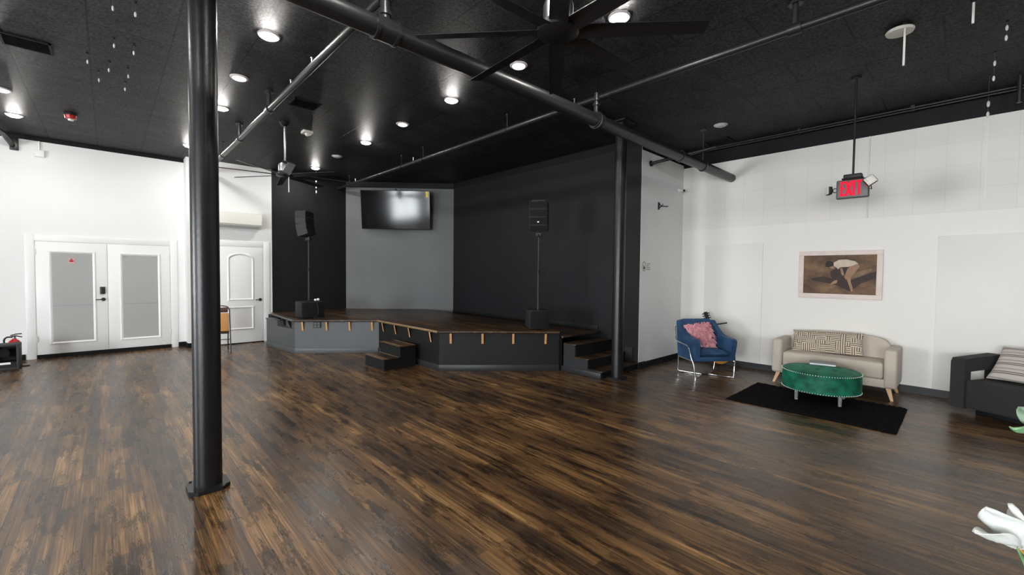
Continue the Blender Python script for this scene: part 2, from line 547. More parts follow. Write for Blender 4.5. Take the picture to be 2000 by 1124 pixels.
def obj(name, bm, m, parent=None, bevel=0, seg=2, smooth=True, loc=None, rz=0):
    if bevel:
        bev(bm, bevel, seg)
    bmesh.ops.recalc_face_normals(bm, faces=bm.faces[:])
    me = D.meshes.new(name)
    bm.to_mesh(me)
    bm.free()
    for k in (m if isinstance(m, (list, tuple)) else [m]):
        me.materials.append(M[k])
    if smooth:
        me.shade_smooth()
        me.set_sharp_from_angle(angle=math.radians(38))
    o = D.objects.new(name, me)
    COL.objects.link(o)
    if parent:
        o.parent = parent
    if loc:
        o.location = loc
    o.rotation_euler.z = rz
    return o

def tag(o, label, cat, group=None):
    o['label'] = label
    o['category'] = cat
    if group:
        o['group'] = group
    return o

def thing(name, label, cat, loc=(0, 0, 0), rz=0, group=None):
    o = D.objects.new(name, None)
    o.empty_display_size = 0.1
    COL.objects.link(o)
    o.location = loc
    o.rotation_euler.z = rz
    return tag(o, label, cat, group)

def struct(name, bm, m, label=None, **kw):
    o = obj(name, bm, m, **kw)
    o['kind'] = 'structure'
    if label:
        o['label'] = label
    return o

def dup(root, loc, label, rz=None, group=None):
    r = root.copy()
    COL.objects.link(r)
    r.location = loc
    if rz is not None:
        r.rotation_euler.z = rz
    r['label'] = label
    if group:
        r['group'] = group
    for ch in list(root.children):
        c = ch.copy()
        COL.objects.link(c)
        c.parent = r
        for g in list(ch.children):
            d = g.copy()
            COL.objects.link(d)
            d.parent = c
    return r

# ------------------------------------------------------------------ room shell
CZ = 3.91
XL, XR, YB, YL = -7.0, 8.087, -5.0, 11.26      # window wall, sofa wall, wall behind camera, double door wall
YW = 10.93                                      # wall of the single door / stage left
XK, YK = 6.53, 3.775                            # black stage wall and the short white wall
GA, GB = (4.46, 10.93), (6.53, 9.13)            # grey television wall runs between these

struct('floor', bxx(B(), XL, XR, YB, YL, -0.1, 0), 'floor', 'dark brown glossy strip wood floor')
struct('ceiling', bxx(B(), XL, XR, YB, YL, CZ, CZ + 0.1), 'ceiling', 'black textured tile ceiling')
struct('wall_left', bxx(B(), XL, 1.19, YL, YL + 0.12, 0, CZ), 'white_wall', 'white wall with the double doors')
struct('wall_side_door', bxx(B(), 1.19, 2.752, YW, YL + 0.12, 0, CZ), 'white_wall', 'white wall with the single door')
struct('wall_stage_left', bxx(B(), 2.752, 4.62, YW, YL + 0.12, 0, CZ), 'black_wall', 'black wall on the left of the stage')
n2 = Vector((GA[1] - GB[1], GB[0] - GA[0], 0)).normalized()      # points away from the room
g3, g4 = (GB[0] + n2.x * 0.12, GB[1] + n2.y * 0.12), (GA[0] + n2.x * 0.12, GA[1] + n2.y * 0.12)
struct('wall_stage_back', prism(B(), [GA, GB, g3, g4], 0, CZ), 'grey_wall', 'grey angled wall behind the television')
struct('wall_stage_right', bxx(B(), XK, XK + 0.1, YK + 0.005, 9.3, 0, CZ), 'black_wall', 'black wall on the right of the stage')
struct('wall_stub', bxx(B(), XK + 0.012, XR, YK, YK + 0.12, 0, CZ), 'white_wall', 'short white wall beside the armchair')
struct('wall_right', bxx(B(), XR, XR + 0.12, YB, YK + 0.12, 0, CZ), 'block', 'white block wall behind the sofa')
struct('wall_back', bxx(B(), XL, XR, YB - 0.12, YB, 0, CZ), 'far_wall')
# wall with the windows, opposite the sofa wall
WIN = [(-3.9, -1.9), (-0.9, 1.1), (5.1, 7.1)]
WZ0, WZ1 = 0.5, 2.6
bm = B()
bxx(bm, XL - 0.2, XL, YB, YL, 0, WZ0)
bxx(bm, XL - 0.2, XL, YB, YL, WZ1, CZ)
ys = [YB] + [v for p in WIN for v in p] + [YL]
for a, b in zip(ys[0::2], ys[1::2]):
    bxx(bm, XL - 0.2, XL, a, b, WZ0, WZ1)
struct('wall_windows', bm, 'far_wall')
for i, (a, b) in enumerate(WIN):
    wb = B()
    for y in (a + 0.03, (a + b) / 2, b - 0.03):
        bxx(wb, XL - 0.16, XL - 0.08, y - 0.03, y + 0.03, WZ0, WZ1)
    for z in (WZ0 + 0.03, (WZ0 + WZ1) / 2, WZ1 - 0.03):
        bxx(wb, XL - 0.155, XL - 0.085, a, b, z - 0.03, z + 0.03)
    wf = struct('window_%d' % (i + 1), wb, 'white_trim')
    obj('pane', bxx(B(), XL - 0.125, XL - 0.115, a + 0.02, b - 0.02, WZ0 + 0.02, WZ1 - 0.02), 'sky_pane', wf)

# black painted strips along the top of the walls
struct('trim_1', bxx(B(), XL, 1.19, YL - 0.006, YL, 3.842, CZ), 'black_trim')
struct('trim_2', bxx(B(), XR - 0.006, XR, YB, YK, 3.645, CZ), 'black_trim')
struct('trim_3', bxx(B(), XK - 0.006, XK, YK + 0.005, 9.13, 3.775, CZ), 'black_trim')
struct('trim_4', bxx(B(), 2.752, 4.46, YW - 0.006, YW, 3.77, CZ), 'black_trim')
pa = (GA[0] - n2.x * 0.006, GA[1] - n2.y * 0.006)
pb = (GB[0] - n2.x * 0.006, GB[1] - n2.y * 0.006)
struct('trim_5', prism(B(), [pa, pb, GB, GA], 3.762, CZ), 'black_trim')
struct('trim_6', bxx(B(), XK + 0.012, XR - 0.006, YK - 0.006, YK, 3.70, CZ), 'black_trim')

# baseboards
struct('baseboard_left', bxx(bxx(B(), XL, -1.06, YL - 0.014, YL, 0, 0.10), 1.065, 1.19, YL - 0.014, YL, 0, 0.10), 'base')
struct('baseboard_side_door', bxx(bxx(B(), 1.176, 1.19, YW - 0.014, YL - 0.014, 0, 0.10), 1.19, 1.56, YW - 0.014, YW, 0, 0.10), 'base')
struct('baseboard_stub', bxx(B(), 6.75, XR - 0.014, YK - 0.014, YK, 0, 0.10), 'base')
struct('baseboard_right', bxx(B(), XR - 0.014, XR, YB, YK, 0, 0.10), 'base')

# ghost panels and seams on the sofa wall
struct('trim_7', bxx(B(), XR - 0.012, XR, 2.365, 3.33, 0.10, 2.155), 'block', 'flush panel of a covered doorway', bevel=0.003)
struct('trim_8', bxx(B(), XR - 0.014, XR, -2.2, 0.262, 0.10, 2.16), 'block', 'raised wall panel behind the charcoal armchair', bevel=0.003)
b_ = B()
oc = [(-0.19, -0.13), (-0.13, -0.17), (0.13, -0.17), (0.19, -0.13), (0.19, 0.13), (0.13, 0.17), (-0.13, 0.17), (-0.19, 0.13)]
prism(b_, [(2.89 + a, 3.335 + c) for a, c in oc], XR - 0.006, XR, 'x')
struct('trim_9', b_, 'block', 'patch plate round the pipe end', bevel=0.002)

# ------------------------------------------------------------------ doors
def casing(name, x0, x1, y, zt, wdt=0.115, parent=None):
    bm = B()
    bxx(bm, x0 - wdt, x0, y - 0.015, y, 0, zt + wdt)
    bxx(bm, x1, x1 + wdt, y - 0.015, y, 0, zt + wdt)
    bxx(bm, x0, x1, y - 0.015, y, zt, zt + wdt)
    return obj(name, bm, 'white_trim', parent, bevel=0.004)

def lite(bm, x0, x1, z0, z1, y, wdt=0.045):
    prf = ((0.0, 0.0), (0.012, 0.016), (0.026, 0.014), (wdt, 0.002))
    rings = []
    for o_, h in prf:
        rings.append([bm.verts.new(p) for p in ((x0 + o_, y - h, z0 + o_), (x1 - o_, y - h, z0 + o_), (x1 - o_, y - h, z1 - o_), (x0 + o_, y - h, z1 - o_))])
    for p, q in zip(rings, rings[1:]):
        for i in range(4):
            bm.faces.new((p[i], p[(i + 1) % 4], q[(i + 1) % 4], q[i]))
    return bm

def lever(parent, x, y, z, sgn, length=0.105):
    bm = B()
    cyl(bm, (x, y, z), (x, y - 0.012, z), 0.032)
    cyl(bm, (x, y - 0.01, z), (x, y - 0.055, z), 0.011, 12)
    tube(bm, [(x, y - 0.052, z), (x + sgn * 0.02, y - 0.056, z), (x + sgn * length, y - 0.05, z - 0.004)], 0.010, 10)
    return obj('door_handle', bm, 'dark_steel', parent)

def double_leaf(name, x0, x1, label, lites):
    d = struct(name, bxx(B(), x0, x1, YL - 0.012, YL - 0.001, 0.072, 2.085), 'white_trim', label, bevel=0.002)
    gx0, gx1, gz0, gz1 = lites
    obj('glazing_bead', lite(B(), gx0, gx1, gz0, gz1, YL - 0.012), 'white_trim', d, smooth=False)
    p = obj('pane', bxx(B(), gx0 + 0.043, gx1 - 0.043, YL - 0.0145, YL - 0.0125, gz0 + 0.043, gz1 - 0.043), 'frost', d)
    obj('film_joint', bxx(B(), gx0 + 0.05, gx1 - 0.05, YL - 0.0155, YL - 0.0147, 0.93, 0.945), 'frost_line', p)
    hb = B()
    for z in (0.35, 1.9):
        xh = x0 if name == 'door_1' else x1
        cyl(hb, (xh, YL - 0.018, z - 0.05), (xh, YL - 0.018, z + 0.05), 0.008, 10)
    obj('hinge', hb, 'white_trim', d)
    return d
dl = double_leaf('door_1', -0.918, 0.001, 'left white glazed leaf of the double doors', (-0.765, -0.155, 0.24, 1.935))
dr = double_leaf('door_2', 0.007, 0.935, 'right white glazed leaf of the double doors', (0.172, 0.79, 0.225, 1.925))
lever(dl, -0.06, YL - 0.012, 1.035, -1)
kb = B()
bxx(kb, -0.108, -0.032, YL - 0.04, YL - 0.012, 1.135, 1.275)
kp = obj('keypad_lock', kb, 'dark_steel', dl, bevel=0.012, seg=3)
bb = B()
for i in range(3):
    for j in range(4):
        bxx(bb, -0.096 + i * 0.02, -0.083 + i * 0.02, YL - 0.0425, YL - 0.040, 1.20 + j * 0.016, 1.211 + j * 0.016)
obj('keypad_buttons', bb, 'plastic', kp)
sb = B()
bxx(sb, -0.512, -0.434, YL - 0.0195, YL - 0.0175, 1.705, 1.80)
bxx(sb, -0.488, -0.458, YL - 0.0205, YL - 0.0195, 1.773, 1.79, mi=1)
bxx(sb, -0.50, -0.446, YL - 0.0205, YL - 0.0195, 1.735, 1.765, mi=2)
obj('warning_sticker', sb, ['pink_label', 'sign_black', 'red'], dl)
tag_b = bxx(B(), 0.225, 0.275, YL - 0.0195, YL - 0.0175, 1.845, 1.865)
obj('glass_label', tag_b, 'sign_grey', dr)
c1 = casing('door_3', -0.927, 0.944, YL, 2.095)
c1['kind'] = 'structure'
c1['label'] = 'white casing round the double doors'
obj('threshold', bxx(B(), -0.925, 0.942, YL - 0.03, YL - 0.001, 0, 0.07), 'base', c1)

# single two-panel door with an arched upper panel
d4 = struct('door_4', bxx(B(), 1.70, 2.56, YW - 0.012, YW - 0.001, 0.02, 2.12), 'white_trim', 'white two panel door with arched upper panel', bevel=0.002)
bm = B()
def ring_panel(bm, pts, wdt, y0, y1):
    n = len(pts)
    cx = sum(p[0] for p in pts) / n
    cz = sum(p[1] for p in pts) / n
    inn = []
    for x, z in pts:
        dx, dz = cx - x, cz - z
        inn.append((x + math.copysign(min(wdt, abs(dx)), dx), z + math.copysign(min(wdt, abs(dz)), dz)))
    A = [bm.verts.new((x, y0, z)) for x, z in pts]
    Bv = [bm.verts.new(((x + a) / 2, y1, (z + b) / 2)) for (x, z), (a, b) in zip(pts, inn)]
    Cv = [bm.verts.new((a, y0, b)) for a, b in inn]
    for i in range(n):
        j = (i + 1) % n
        bm.faces.new((A[i], A[j], Bv[j], Bv[i]))
        bm.faces.new((Bv[i], Bv[j], Cv[j], Cv[i]))
up_pts = [(1.875, 0.945), (2.385, 0.945), (2.39, 1.88)] + [(2.13 + 0.26 * math.cos(t), 1.88 + 0.12 * math.sin(t)) for t in [PI * k / 12 for k in range(1, 12)]] + [(1.875, 1.88)]
ring_panel(bm, up_pts, 0.05, YW - 0.0125, YW - 0.03)
obj('upper_panel', bm, 'white_trim', d4)
bm = B()
ring_panel(bm, [(1.875, 0.30), (2.385, 0.30), (2.385, 0.825), (1.875, 0.825)], 0.05, YW - 0.0125, YW - 0.03)
obj('lower_panel', bm, 'white_trim', d4)
lever(d4, 2.50, YW - 0.012, 0.96, -1, 0.10)
c2 = casing('door_5', 1.69, 2.575, YW, 2.135, 0.125)
c2['kind'] = 'structure'
c2['label'] = 'white casing round the single door'
obj('threshold', bxx(B(), 1.692, 2.573, YW - 0.011, YW - 0.001, 0, 0.018), 'base', c2)

# ------------------------------------------------------------------ stage
ZD, ZL = 0.66, 0.575
L0, L1, L2, L3, L4 = (2.655, 10.55), (2.598, 8.913), (3.853, 7.928), (3.871, 5.832), (5.369, 4.533)
F0, F1, F2, F3, F4 = (2.47, 10.27), (2.64, 8.94), (3.898, 7.952), (3.916, 5.855), (5.40, 4.572)
stage = thing('stage', 'black and grey timber stage with dark wood deck and plywood brackets', 'stage', (3.87, 7.0, 0))
OFF = Vector((-3.87, -7.0, 0))
def sp(bm):
    bmesh.ops.translate(bm, verts=bm.verts[:], vec=OFF)
    return bm
def ST(name, bm, m, parent=None, **kw):
    return obj(name, sp(bm), m, parent or stage, **kw)

deck_edge = (6.02, 9.55)
ST('deck', prism(B(), [L0, L1, L2, L3, L4, (5.46, 4.60), deck_edge, (4.47, 10.9), (2.72, 10.92)], ZD - 0.04, ZD), 'deck', bevel=0.008)
ST('lower_deck', prism(B(), [(5.45, 4.53), (XK - 0.002, 4.53), (XK - 0.002, 9.12), (6.03, 9.53), (5.44, 4.62)], ZL - 0.035, ZL), 'deck', bevel=0.004)
def panel(a, b, z0, z1, t=0.03):
    a, b = Vector((*a, 0)), Vector((*b, 0))
    n = Vector((b.y - a.y, -(b.x - a.x), 0)).normalized()       # outward for this walking order is -n
    q = [(a.x, a.y), (b.x, b.y), (b.x - n.x * t, b.y - n.y * t), (a.x - n.x * t, a.y - n.y * t)]
    return prism(B(), q, z0, z1)
FI = (2.70, 10.56)
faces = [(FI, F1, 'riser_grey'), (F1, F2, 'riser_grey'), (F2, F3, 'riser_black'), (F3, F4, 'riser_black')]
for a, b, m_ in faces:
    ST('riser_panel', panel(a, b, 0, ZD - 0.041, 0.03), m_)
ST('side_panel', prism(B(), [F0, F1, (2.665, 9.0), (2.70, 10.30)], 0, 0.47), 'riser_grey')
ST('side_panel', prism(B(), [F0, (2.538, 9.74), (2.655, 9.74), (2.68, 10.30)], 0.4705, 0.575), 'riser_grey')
ST('riser_panel', prism(B(), [F4, (5.46, 4.55), (5.47, 4.62), (5.42, 4.60)], 0, ZD - 0.041), 'black_trim')
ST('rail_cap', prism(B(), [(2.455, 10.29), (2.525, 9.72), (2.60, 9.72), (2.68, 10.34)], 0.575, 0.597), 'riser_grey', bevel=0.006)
ST('post', bxx(B(), 2.66, 2.72, 10.60, 10.90, 0.4, 0.619), 'black_trim')
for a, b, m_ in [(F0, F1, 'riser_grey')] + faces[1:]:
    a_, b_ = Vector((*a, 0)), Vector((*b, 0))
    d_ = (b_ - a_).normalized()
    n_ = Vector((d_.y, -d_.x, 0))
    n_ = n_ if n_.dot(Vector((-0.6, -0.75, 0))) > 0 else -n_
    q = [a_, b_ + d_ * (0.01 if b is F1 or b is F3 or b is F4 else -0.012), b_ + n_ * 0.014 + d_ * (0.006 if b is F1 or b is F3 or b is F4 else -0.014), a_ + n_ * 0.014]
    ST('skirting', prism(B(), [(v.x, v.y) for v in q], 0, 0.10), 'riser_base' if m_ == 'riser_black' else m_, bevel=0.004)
# nosing along the lip
def lip(a, b):
    a_, b_ = Vector((*a, 0)), Vector((*b, 0))
    d_ = (b_ - a_).normalized()
    bm = B()
    tube(bm, [(a_.x, a_.y, ZD - 0.018), (b_.x, b_.y, ZD - 0.018)], 0.021, 10)
    return bm
for a, b, m_ in ((L0, L1, 'riser_grey'), (L1, L2, 'deck'), (L2, L3, 'tread'), (L3, L4, 'deck')):
    ST('nosing', lip(a, b), m_)
def bracket(a, b, t, fm, depth=0.045, ht=0.17, wd=0.034):
    """triangular gusset on the riser face, raw plywood edge outwards"""
    a_, b_ = Vector((*a, 0)), Vector((*b, 0))
    d_ = (b_ - a_).normalized()
    n_ = Vector((d_.y, -d_.x, 0))
    n_ = n_ if n_.dot(Vector((-0.6, -0.75, 0))) > 0 else -n_
    c_ = a_.lerp(b_, t)
    zt = ZD - 0.042
    bm = B()
    vs = []
    for s in (-wd / 2, wd / 2):
        for off, z in ((0.0005, zt), (depth, zt), (depth, zt - 0.012), (0.012, zt - ht), (0.0005, zt - ht)):
            p = c_ + d_ * s + n_ * off
            vs.append(bm.verts.new((p.x, p.y, z)))
    A, C = vs[:5], vs[5:]
    bm.faces.new(A[::-1]).material_index = 0
    bm.faces.new(C).material_index = 0
    for i in range(5):
        j = (i + 1) % 5
        f = bm.faces.new((A[i], A[j], C[j], C[i]))
        f.material_index = 1 if i in (1, 2, 3) else 0
    return ST('bracket', bm, ['riser_black', fm], smooth=False)
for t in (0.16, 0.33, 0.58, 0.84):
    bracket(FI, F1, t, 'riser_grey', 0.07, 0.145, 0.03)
for t in (0.095, 0.378, 0.651, 0.92):
    bracket(F1, F2, t, 'ply')
for t in (0.102, 0.331, 0.57, 0.893):
    bracket(F2, F3, t, 'ply')
for t in (0.096, 0.359, 0.615, 0.886):
    bracket(F3, F4, t, 'ply')
# four-gang socket box under the lip
v1, v2 = Vector((*F1, 0)), Vector((*F2, 0))
dd = (v2 - v1).normalized()
nn = Vector((dd.y, -dd.x, 0))
nn = nn if nn.dot(Vector((-0.6, -0.8, 0))) > 0 else -nn
pc = v1.lerp(v2, 0.263)
sb = B()
box(sb, (pc.x + nn.x * 0.012, pc.y + nn.y * 0.012, 0.56), (0.135, 0.024, 0.115), rz=math.atan2(dd.y, dd.x))
for s in (-0.03, 0.03):
    for z in (0.535, 0.585):
        box(sb, (pc.x + nn.x * 0.025 + dd.x * s, pc.y + nn.y * 0.025 + dd.y * s, z), (0.042, 0.006, 0.036), rz=math.atan2(dd.y, dd.x), mi=1)
ST('socket_box', sb, ['plastic', 'riser_grey'])
# skirtings at the foot of the stage walls
bm = B()
bxx(bm, 2.76, 4.46, YW - 0.014, YW - 0.001, ZD, ZD + 0.085)
pa2, pb2 = (GA[0] - n2.x * 0.014, GA[1] - n2.y * 0.014), (GB[0] - n2.x * 0.014, GB[1] - n2.y * 0.014)
struct('baseboard_stage_left', bm, 'black_wall')
struct('baseboard_stage_back', prism(B(), [pa2, pb2, (GB[0] - n2.x * .001, GB[1] - n2.y * .001), (GA[0] - n2.x * .001, GA[1] - n2.y * .001)], ZL + 0.001, ZD + 0.085), 'grey_wall', bevel=0.003)
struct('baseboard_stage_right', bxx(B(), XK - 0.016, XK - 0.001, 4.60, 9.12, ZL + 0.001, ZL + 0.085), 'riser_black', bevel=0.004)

# movable two-step unit
st = thing('step_unit', 'small black two step wooden unit against the stage front', 'steps', (3.24, 6.42, 0))
def step_side():
    return [(0.0, 0.0), (0.575, 0.0), (0.575, 0.352), (0.285, 0.352), (0.285, 0.170), (0.0, 0.170)]
obj('carcass', prism(B(), step_side(), 0.0, 0.70, 'y'), 'riser_black', st)
for x0, x1, z in ((-0.02, 0.285, 0.170), (0.265, 0.575, 0.352)):
    tr = obj('tread', bxx(B(), x0, x1, -0.012, 0.712, z, z + 0.018), 'deck', st, bevel=0.004)
    sb = B()
    for xx in (x0 + 0.004, x0 + 0.055, x1 - 0.035):
        bxx(sb, xx, xx + 0.016, 0.0, 0.70, z + 0.0175, z + 0.021)
    obj('tread_strip', sb, 'tread', tr)

# built-in stairs at the right end
rs = thing('stair', 'dark built-in stair rising beside the right column to the stage', 'stairs', (5.46, 3.775, 0))
SX = XK - 5.46 - 0.003
levels = [(0.0, 0.255, 0.095), (0.255, 0.51, 0.25), (0.51, 0.745, 0.45)]
prof = [(0, 0), (0.745, 0), (0.745, 0.45), (0.51, 0.45), (0.51, 0.25), (0.255, 0.25), (0.255, 0.095), (0, 0.095)]
obj('stringer', prism(B(), prof, 0, 0.03, 'x'), 'riser_base', rs)
inner = B()
prism(inner, [(0.004, 0), (0.745, 0), (0.745, 0.45), (0.514, 0.45), (0.514, 0.25), (0.259, 0.25), (0.259, 0.095), (0.004, 0.095)], 0.03, SX, 'x')
obj('carcass', inner, 'black_trim', rs)
for y0, y1, z in levels:
    x1 = SX if z > 0.1 else SX
    obj('tread', bxx(B(), -0.004, x1, y0 - 0.02, y1, z, z + 0.018), 'deck', rs, bevel=0.005)
obj('skirting', bxx(B(), -0.014, 0, 0.0, 0.78, 0, 0.085), 'riser_base', rs, bevel=0.003)
lb = bxx(B(), SX + 0.004, SX + 0.21, -0.025, -0.001, 0, 0.11)
obj('landing_edge', lb, 'riser_black', rs, bevel=0.003)
obj('return_air_grille', bxx(B(), SX - 0.012, SX - 0.002, 0.10, 0.24, 0.16, 0.36), 'vent', rs)

# ------------------------------------------------------------------ columns
def column(loc, label, shape):
    c = thing('column', label, 'column', loc, 0, 'round steel columns')
    obj('shaft', cyl(B(), (0, 0, 0.028), (0, 0, CZ - 0.03 if True else 3), 0.0875, 48), 'black_metal', c)
    bp = B()
    k, q = 0.125, 0.075
    prism(bp, [(-k, -q), (-q, -k), (q, -k), (k, -q), (k, q), (q, k), (-q, k), (-k, q)], 0, 0.028)
    pl = obj('base_plate', bp, 'black_metal', c, bevel=0.005)
    hb = B()
    for sx, sy in ((1, 1), (1, -1), (-1, 1), (-1, -1)):
        cyl(hb, (sx * 0.098, sy * 0.098, 0.028), (sx * 0.098, sy * 0.098, 0.036), 0.011, 6)
    obj('bolt_heads', hb, 'black_metal', pl)
    obj('cap_plate', bxx(B(), -0.15, 0.15, -0.15, 0.15, CZ - 0.03, CZ - 0.001), 'black_metal', c, bevel=0.004)
    return c
col0 = column((0.52, 3.80, 0), 'thick black steel column in the foreground left of the stage', 0)
dup(col0, (5.68, 3.635, 0), 'black steel column standing beside the stair, right of the stage')

# ------------------------------------------------------------------ pipes
bp = thing('drain_pipe', 'thick black iron pipe crossing the ceiling diagonally into the right wall', 'pipe', (1.47, 2.902, 3.333))
R = 0.071
obj('pipe_run', cyl(B(), (XL - 1.47 + 0.01, 0, 0), (XR - 1.47 - 0.001, 0, 0), R, 40), 'pipe', bp)
def collar(x, wd, rr):
    bm = B()
    cyl(bm, (x - wd / 2, 0, 0), (x + wd / 2, 0, 0), rr, 40)
    for s in (-1, 1):
        cyl(bm, (x + s * wd / 2 - 0.012, 0, 0), (x + s * wd / 2 + 0.012, 0, 0), rr + 0.007, 40)
    return bm
tee = collar(0.0, 0.15, 0.081)
cyl(tee, (0, 0, 0.05), (0, 0, 0.30), 0.034, 28)
cyl(tee, (0, 0, 0.10), (0, 0, 0.125), 0.045, 28)
cyl(tee, (0, 0, 0.20), (0, 0, 0.225), 0.045, 28)
obj('tee_fitting', tee, 'pipe', bp)
obj('coupling', collar(2.57, 0.09, 0.078), 'pipe', bp)
obj('coupling', collar(4.62, 0.02, 0.076), 'pipe', bp)
hk = B()
tube(hk, [(2.55, 0.085 * math.cos(t), 0.085 * math.sin(t)) for t in [PI * 2 * k / 24 for k in range(24)]], 0.012, 8, True)
cyl(hk, (2.55, 0, 0.085), (2.55, 0, 0.30), 0.026, 14)
cyl(hk, (2.55, 0, 0.16), (2.55, 0, 0.185), 0.04, 14)
cyl(hk, (2.55, 0, 0.215), (2.55, 0, 0.235), 0.04, 14)
obj('hanger', hk, 'pipe', bp)
h2 = B()
tube(h2, [(5.4, 0.078 * math.cos(t), 0.078 * math.sin(t)) for t in [PI * 2 * k / 24 for k in range(24)]], 0.010, 8, True)
cyl(h2, (5.4, 0, 0.08), (5.4, 0, CZ - 3.333 - 0.001), 0.010, 8)
cyl(h2, (5.4, 0, CZ - 3.333 - 0.02), (5.4, 0, CZ - 3.333 - 0.001), 0.05, 14)
obj('hanger', h2, 'pipe', bp)

def run_pipe(name, x, z, y0, y1, label, r, hangers, posts=()):
    p = thing(name, label, 'pipe', (x, (y0 + y1) / 2, z))
    oy = (y0 + y1) / 2
    obj('pipe_run', cyl(B(), (0, y0 - oy, 0), (0, y1 - oy, 0), r, 28), 'pipe', p)
    for y in hangers:
        h = B()
        tube(h, [((r + 0.006) * math.cos(t), y - oy, (r + 0.006) * math.sin(t)) for t in [2 * PI * k / 18 for k in range(18)]], 0.006, 6, True)
        cyl(h, (0, y - oy, r), (0, y - oy, CZ - z - 0.001), 0.006, 8)
        cyl(h, (0, y - oy, CZ - z - 0.02), (0, y - oy, CZ - z - 0.001), 0.022, 12)
        obj('hanger', h, 'pipe', p)
    for y in posts:
        h = B()
        cyl(h, (0, y - oy - 0.05, 0), (0, y - oy + 0.05, 0), r + 0.012, 20)
        cyl(h, (0, y - oy, 0), (0, y - oy, CZ - z - 0.001), 0.024, 14)
        cyl(h, (0, y - oy, CZ - z - 0.02), (0, y - oy, CZ - z - 0.001), 0.055, 16)
        obj('post_hanger', h, 'pipe', p)
    return p
p1 = run_pipe('sprinkler_pipe', 1.54, 3.672, -4.9, YW - 0.002, 'black sprinkler pipe along the ceiling nearer the double doors', 0.036, (9.2,), (6.2, 7.9))
for y in (4.6, 5.3):
    hd = B()
    cyl(hd, (0, y - 3.014, 0), (0, y - 3.014, 0.085), 0.010, 10)
    cyl(hd, (0, y - 3.014, 0.085), (0, y - 3.014, 0.09), 0.018, 10)
    obj('sprinkler_head', hd, 'steel', p1)
p2 = run_pipe('sprinkler_pipe', 4.25, 3.690, -4.9, YW - 0.03, 'black sprinkler pipe along the ceiling over the stage to the television', 0.034, (4.63, 6.9, 7.7, 10.2), (1.05,))
for y in (3.40, 7.25, 9.85):
    hd = B()
    cyl(hd, (0, y - 3.0, 0), (0, y - 3.0, 0.085), 0.010, 10)
    cyl(hd, (0, y - 3.0, 0.085), (0, y - 3.0, 0.09), 0.018, 10)
    obj('sprinkler_head', hd, 'steel', p2)
sp3 = thing('pipe_stub', 'short thin black pipe sticking out of the short white wall', 'pipe', (6.82, YK, 3.515))
obj('pipe_run', cyl(B(), (0, -0.001, 0), (0, -1.1, 0.06), 0.027, 20), 'pipe', sp3)
obj('flange', cyl(B(), (0, -0.001, 0), (0, -0.02, 0.001), 0.05, 20), 'pipe', sp3)
lp = thing('drain_elbow', 'black iron pipe end with flange high on the far left wall', 'pipe', (-1.125, YL, 3.70))
eb = B()
tube(eb, [(-0.02, -0.01, 0.0), (-0.05, -0.25, 0.06), (-0.10, -0.6, 0.11), (-0.35, -2.0, 0.12)], 0.036, 16, sm=5)
obj('pipe_run', eb, 'pipe', lp)
obj('flange', bxx(B(), -0.055, 0.05, -0.03, -0.001, -0.07, 0.14), 'pipe', lp, bevel=0.01)

# electrical conduits against the ceiling beside the sofa wall
for k, (x, zz, lab) in enumerate(((7.97, 3.872, 'thin black conduit running along the ceiling nearest the right wall'), (7.90, 3.885, 'thin black conduit running along the ceiling just inside its twin'))):
    cd = thing('conduit', lab, 'conduit', (x, 0, zz))
    obj('conduit_run', cyl(B(), (0, YB + 0.1, 0), (0, 3.72, 0), 0.014, 12), 'pipe', cd)
    for y in (1.85, 0.55, 3.2):
        obj('clip', bxx(B(), -0.03, 0.03, y - 0.02, y + 0.02, -0.02, CZ - zz - 0.001), 'pipe', cd)
cw = thing('wall_conduit', 'white conduit running down the upper right wall behind the exit sign', 'conduit', (XR, 1.013, 0))
obj('conduit_run', cyl(B(), (-0.011, 0, 2.465), (-0.011, 0, 3.644), 0.010, 10), 'white_wall', cw)
cw2 = thing('wall_conduit', 'thin white cable cover dropping from the ceiling at the far right wall', 'conduit', (XR, -0.14, 0))
obj('conduit_run', bxx(B(), -0.010, -0.001, -0.006, 0.006, 2.6, 3.644), 'white_wall', cw2)
hp = thing('hanger_post', 'black vertical post under the ceiling at the far right edge', 'post', (7.55, -0.36, 0))
obj('post', cyl(B(), (0, 0, 3.60), (0, 0, CZ - 0.001), 0.022, 14), 'pipe', hp)

# ------------------------------------------------------------------ ceiling things
def downlight(loc, label, kind):
    d = thing('downlight', label, 'ceiling light', loc, 0, 'round recessed downlights')
    obj('trim_ring', lathe(B(), [(0.098, -0.001), (0.098, -0.006), (0.088, -0.014), (0.072, -0.014), (0.068, -0.002)], seg=40), 'trim_ring', d)
    lm = {'lit': 'lens', 'dim': 'lens_dim', 'off': 'lens_off'}[kind]
    prof = [(0.072, -0.012), (0.067, -0.024), (0.05, -0.031), (0.025, -0.034), (0.0, -0.0345)]
    obj('lens', lathe(B(), prof, seg=32), lm, d)
    return d
proto = {}
def place_light(x, y, label, kind):
    if kind not in proto:
        proto[kind] = downlight((x, y, CZ), label, kind)
        return proto[kind]
    return dup(proto[kind], (x, y, CZ), label)
place_light(3.37, 2.20, 'lit downlight at upper right beside the near fan', 'lit')
place_light(3.345, 3.465, 'dim pinkish downlight seen between the near fan blades', 'dim')
place_light(3.37, 4.775, 'lit downlight just under the thick diagonal pipe, centre of ceiling', 'lit')
place_light(3.37, 6.075, 'dim downlight in the row above the stage, between two lit ones', 'dim')
place_light(3.375, 7.38, 'lit downlight above the left of the television, fifth of the stage row', 'lit')
place_light(3.365, 8.675, 'unlit downlight between two lit ones near the stage television', 'off')
place_light(3.395, 9.99, 'lit downlight nearest the stage back wall, last of its row', 'lit')
place_light(1.185, 4.755, 'large lit downlight right of the foreground column near the thick pipe', 'lit')
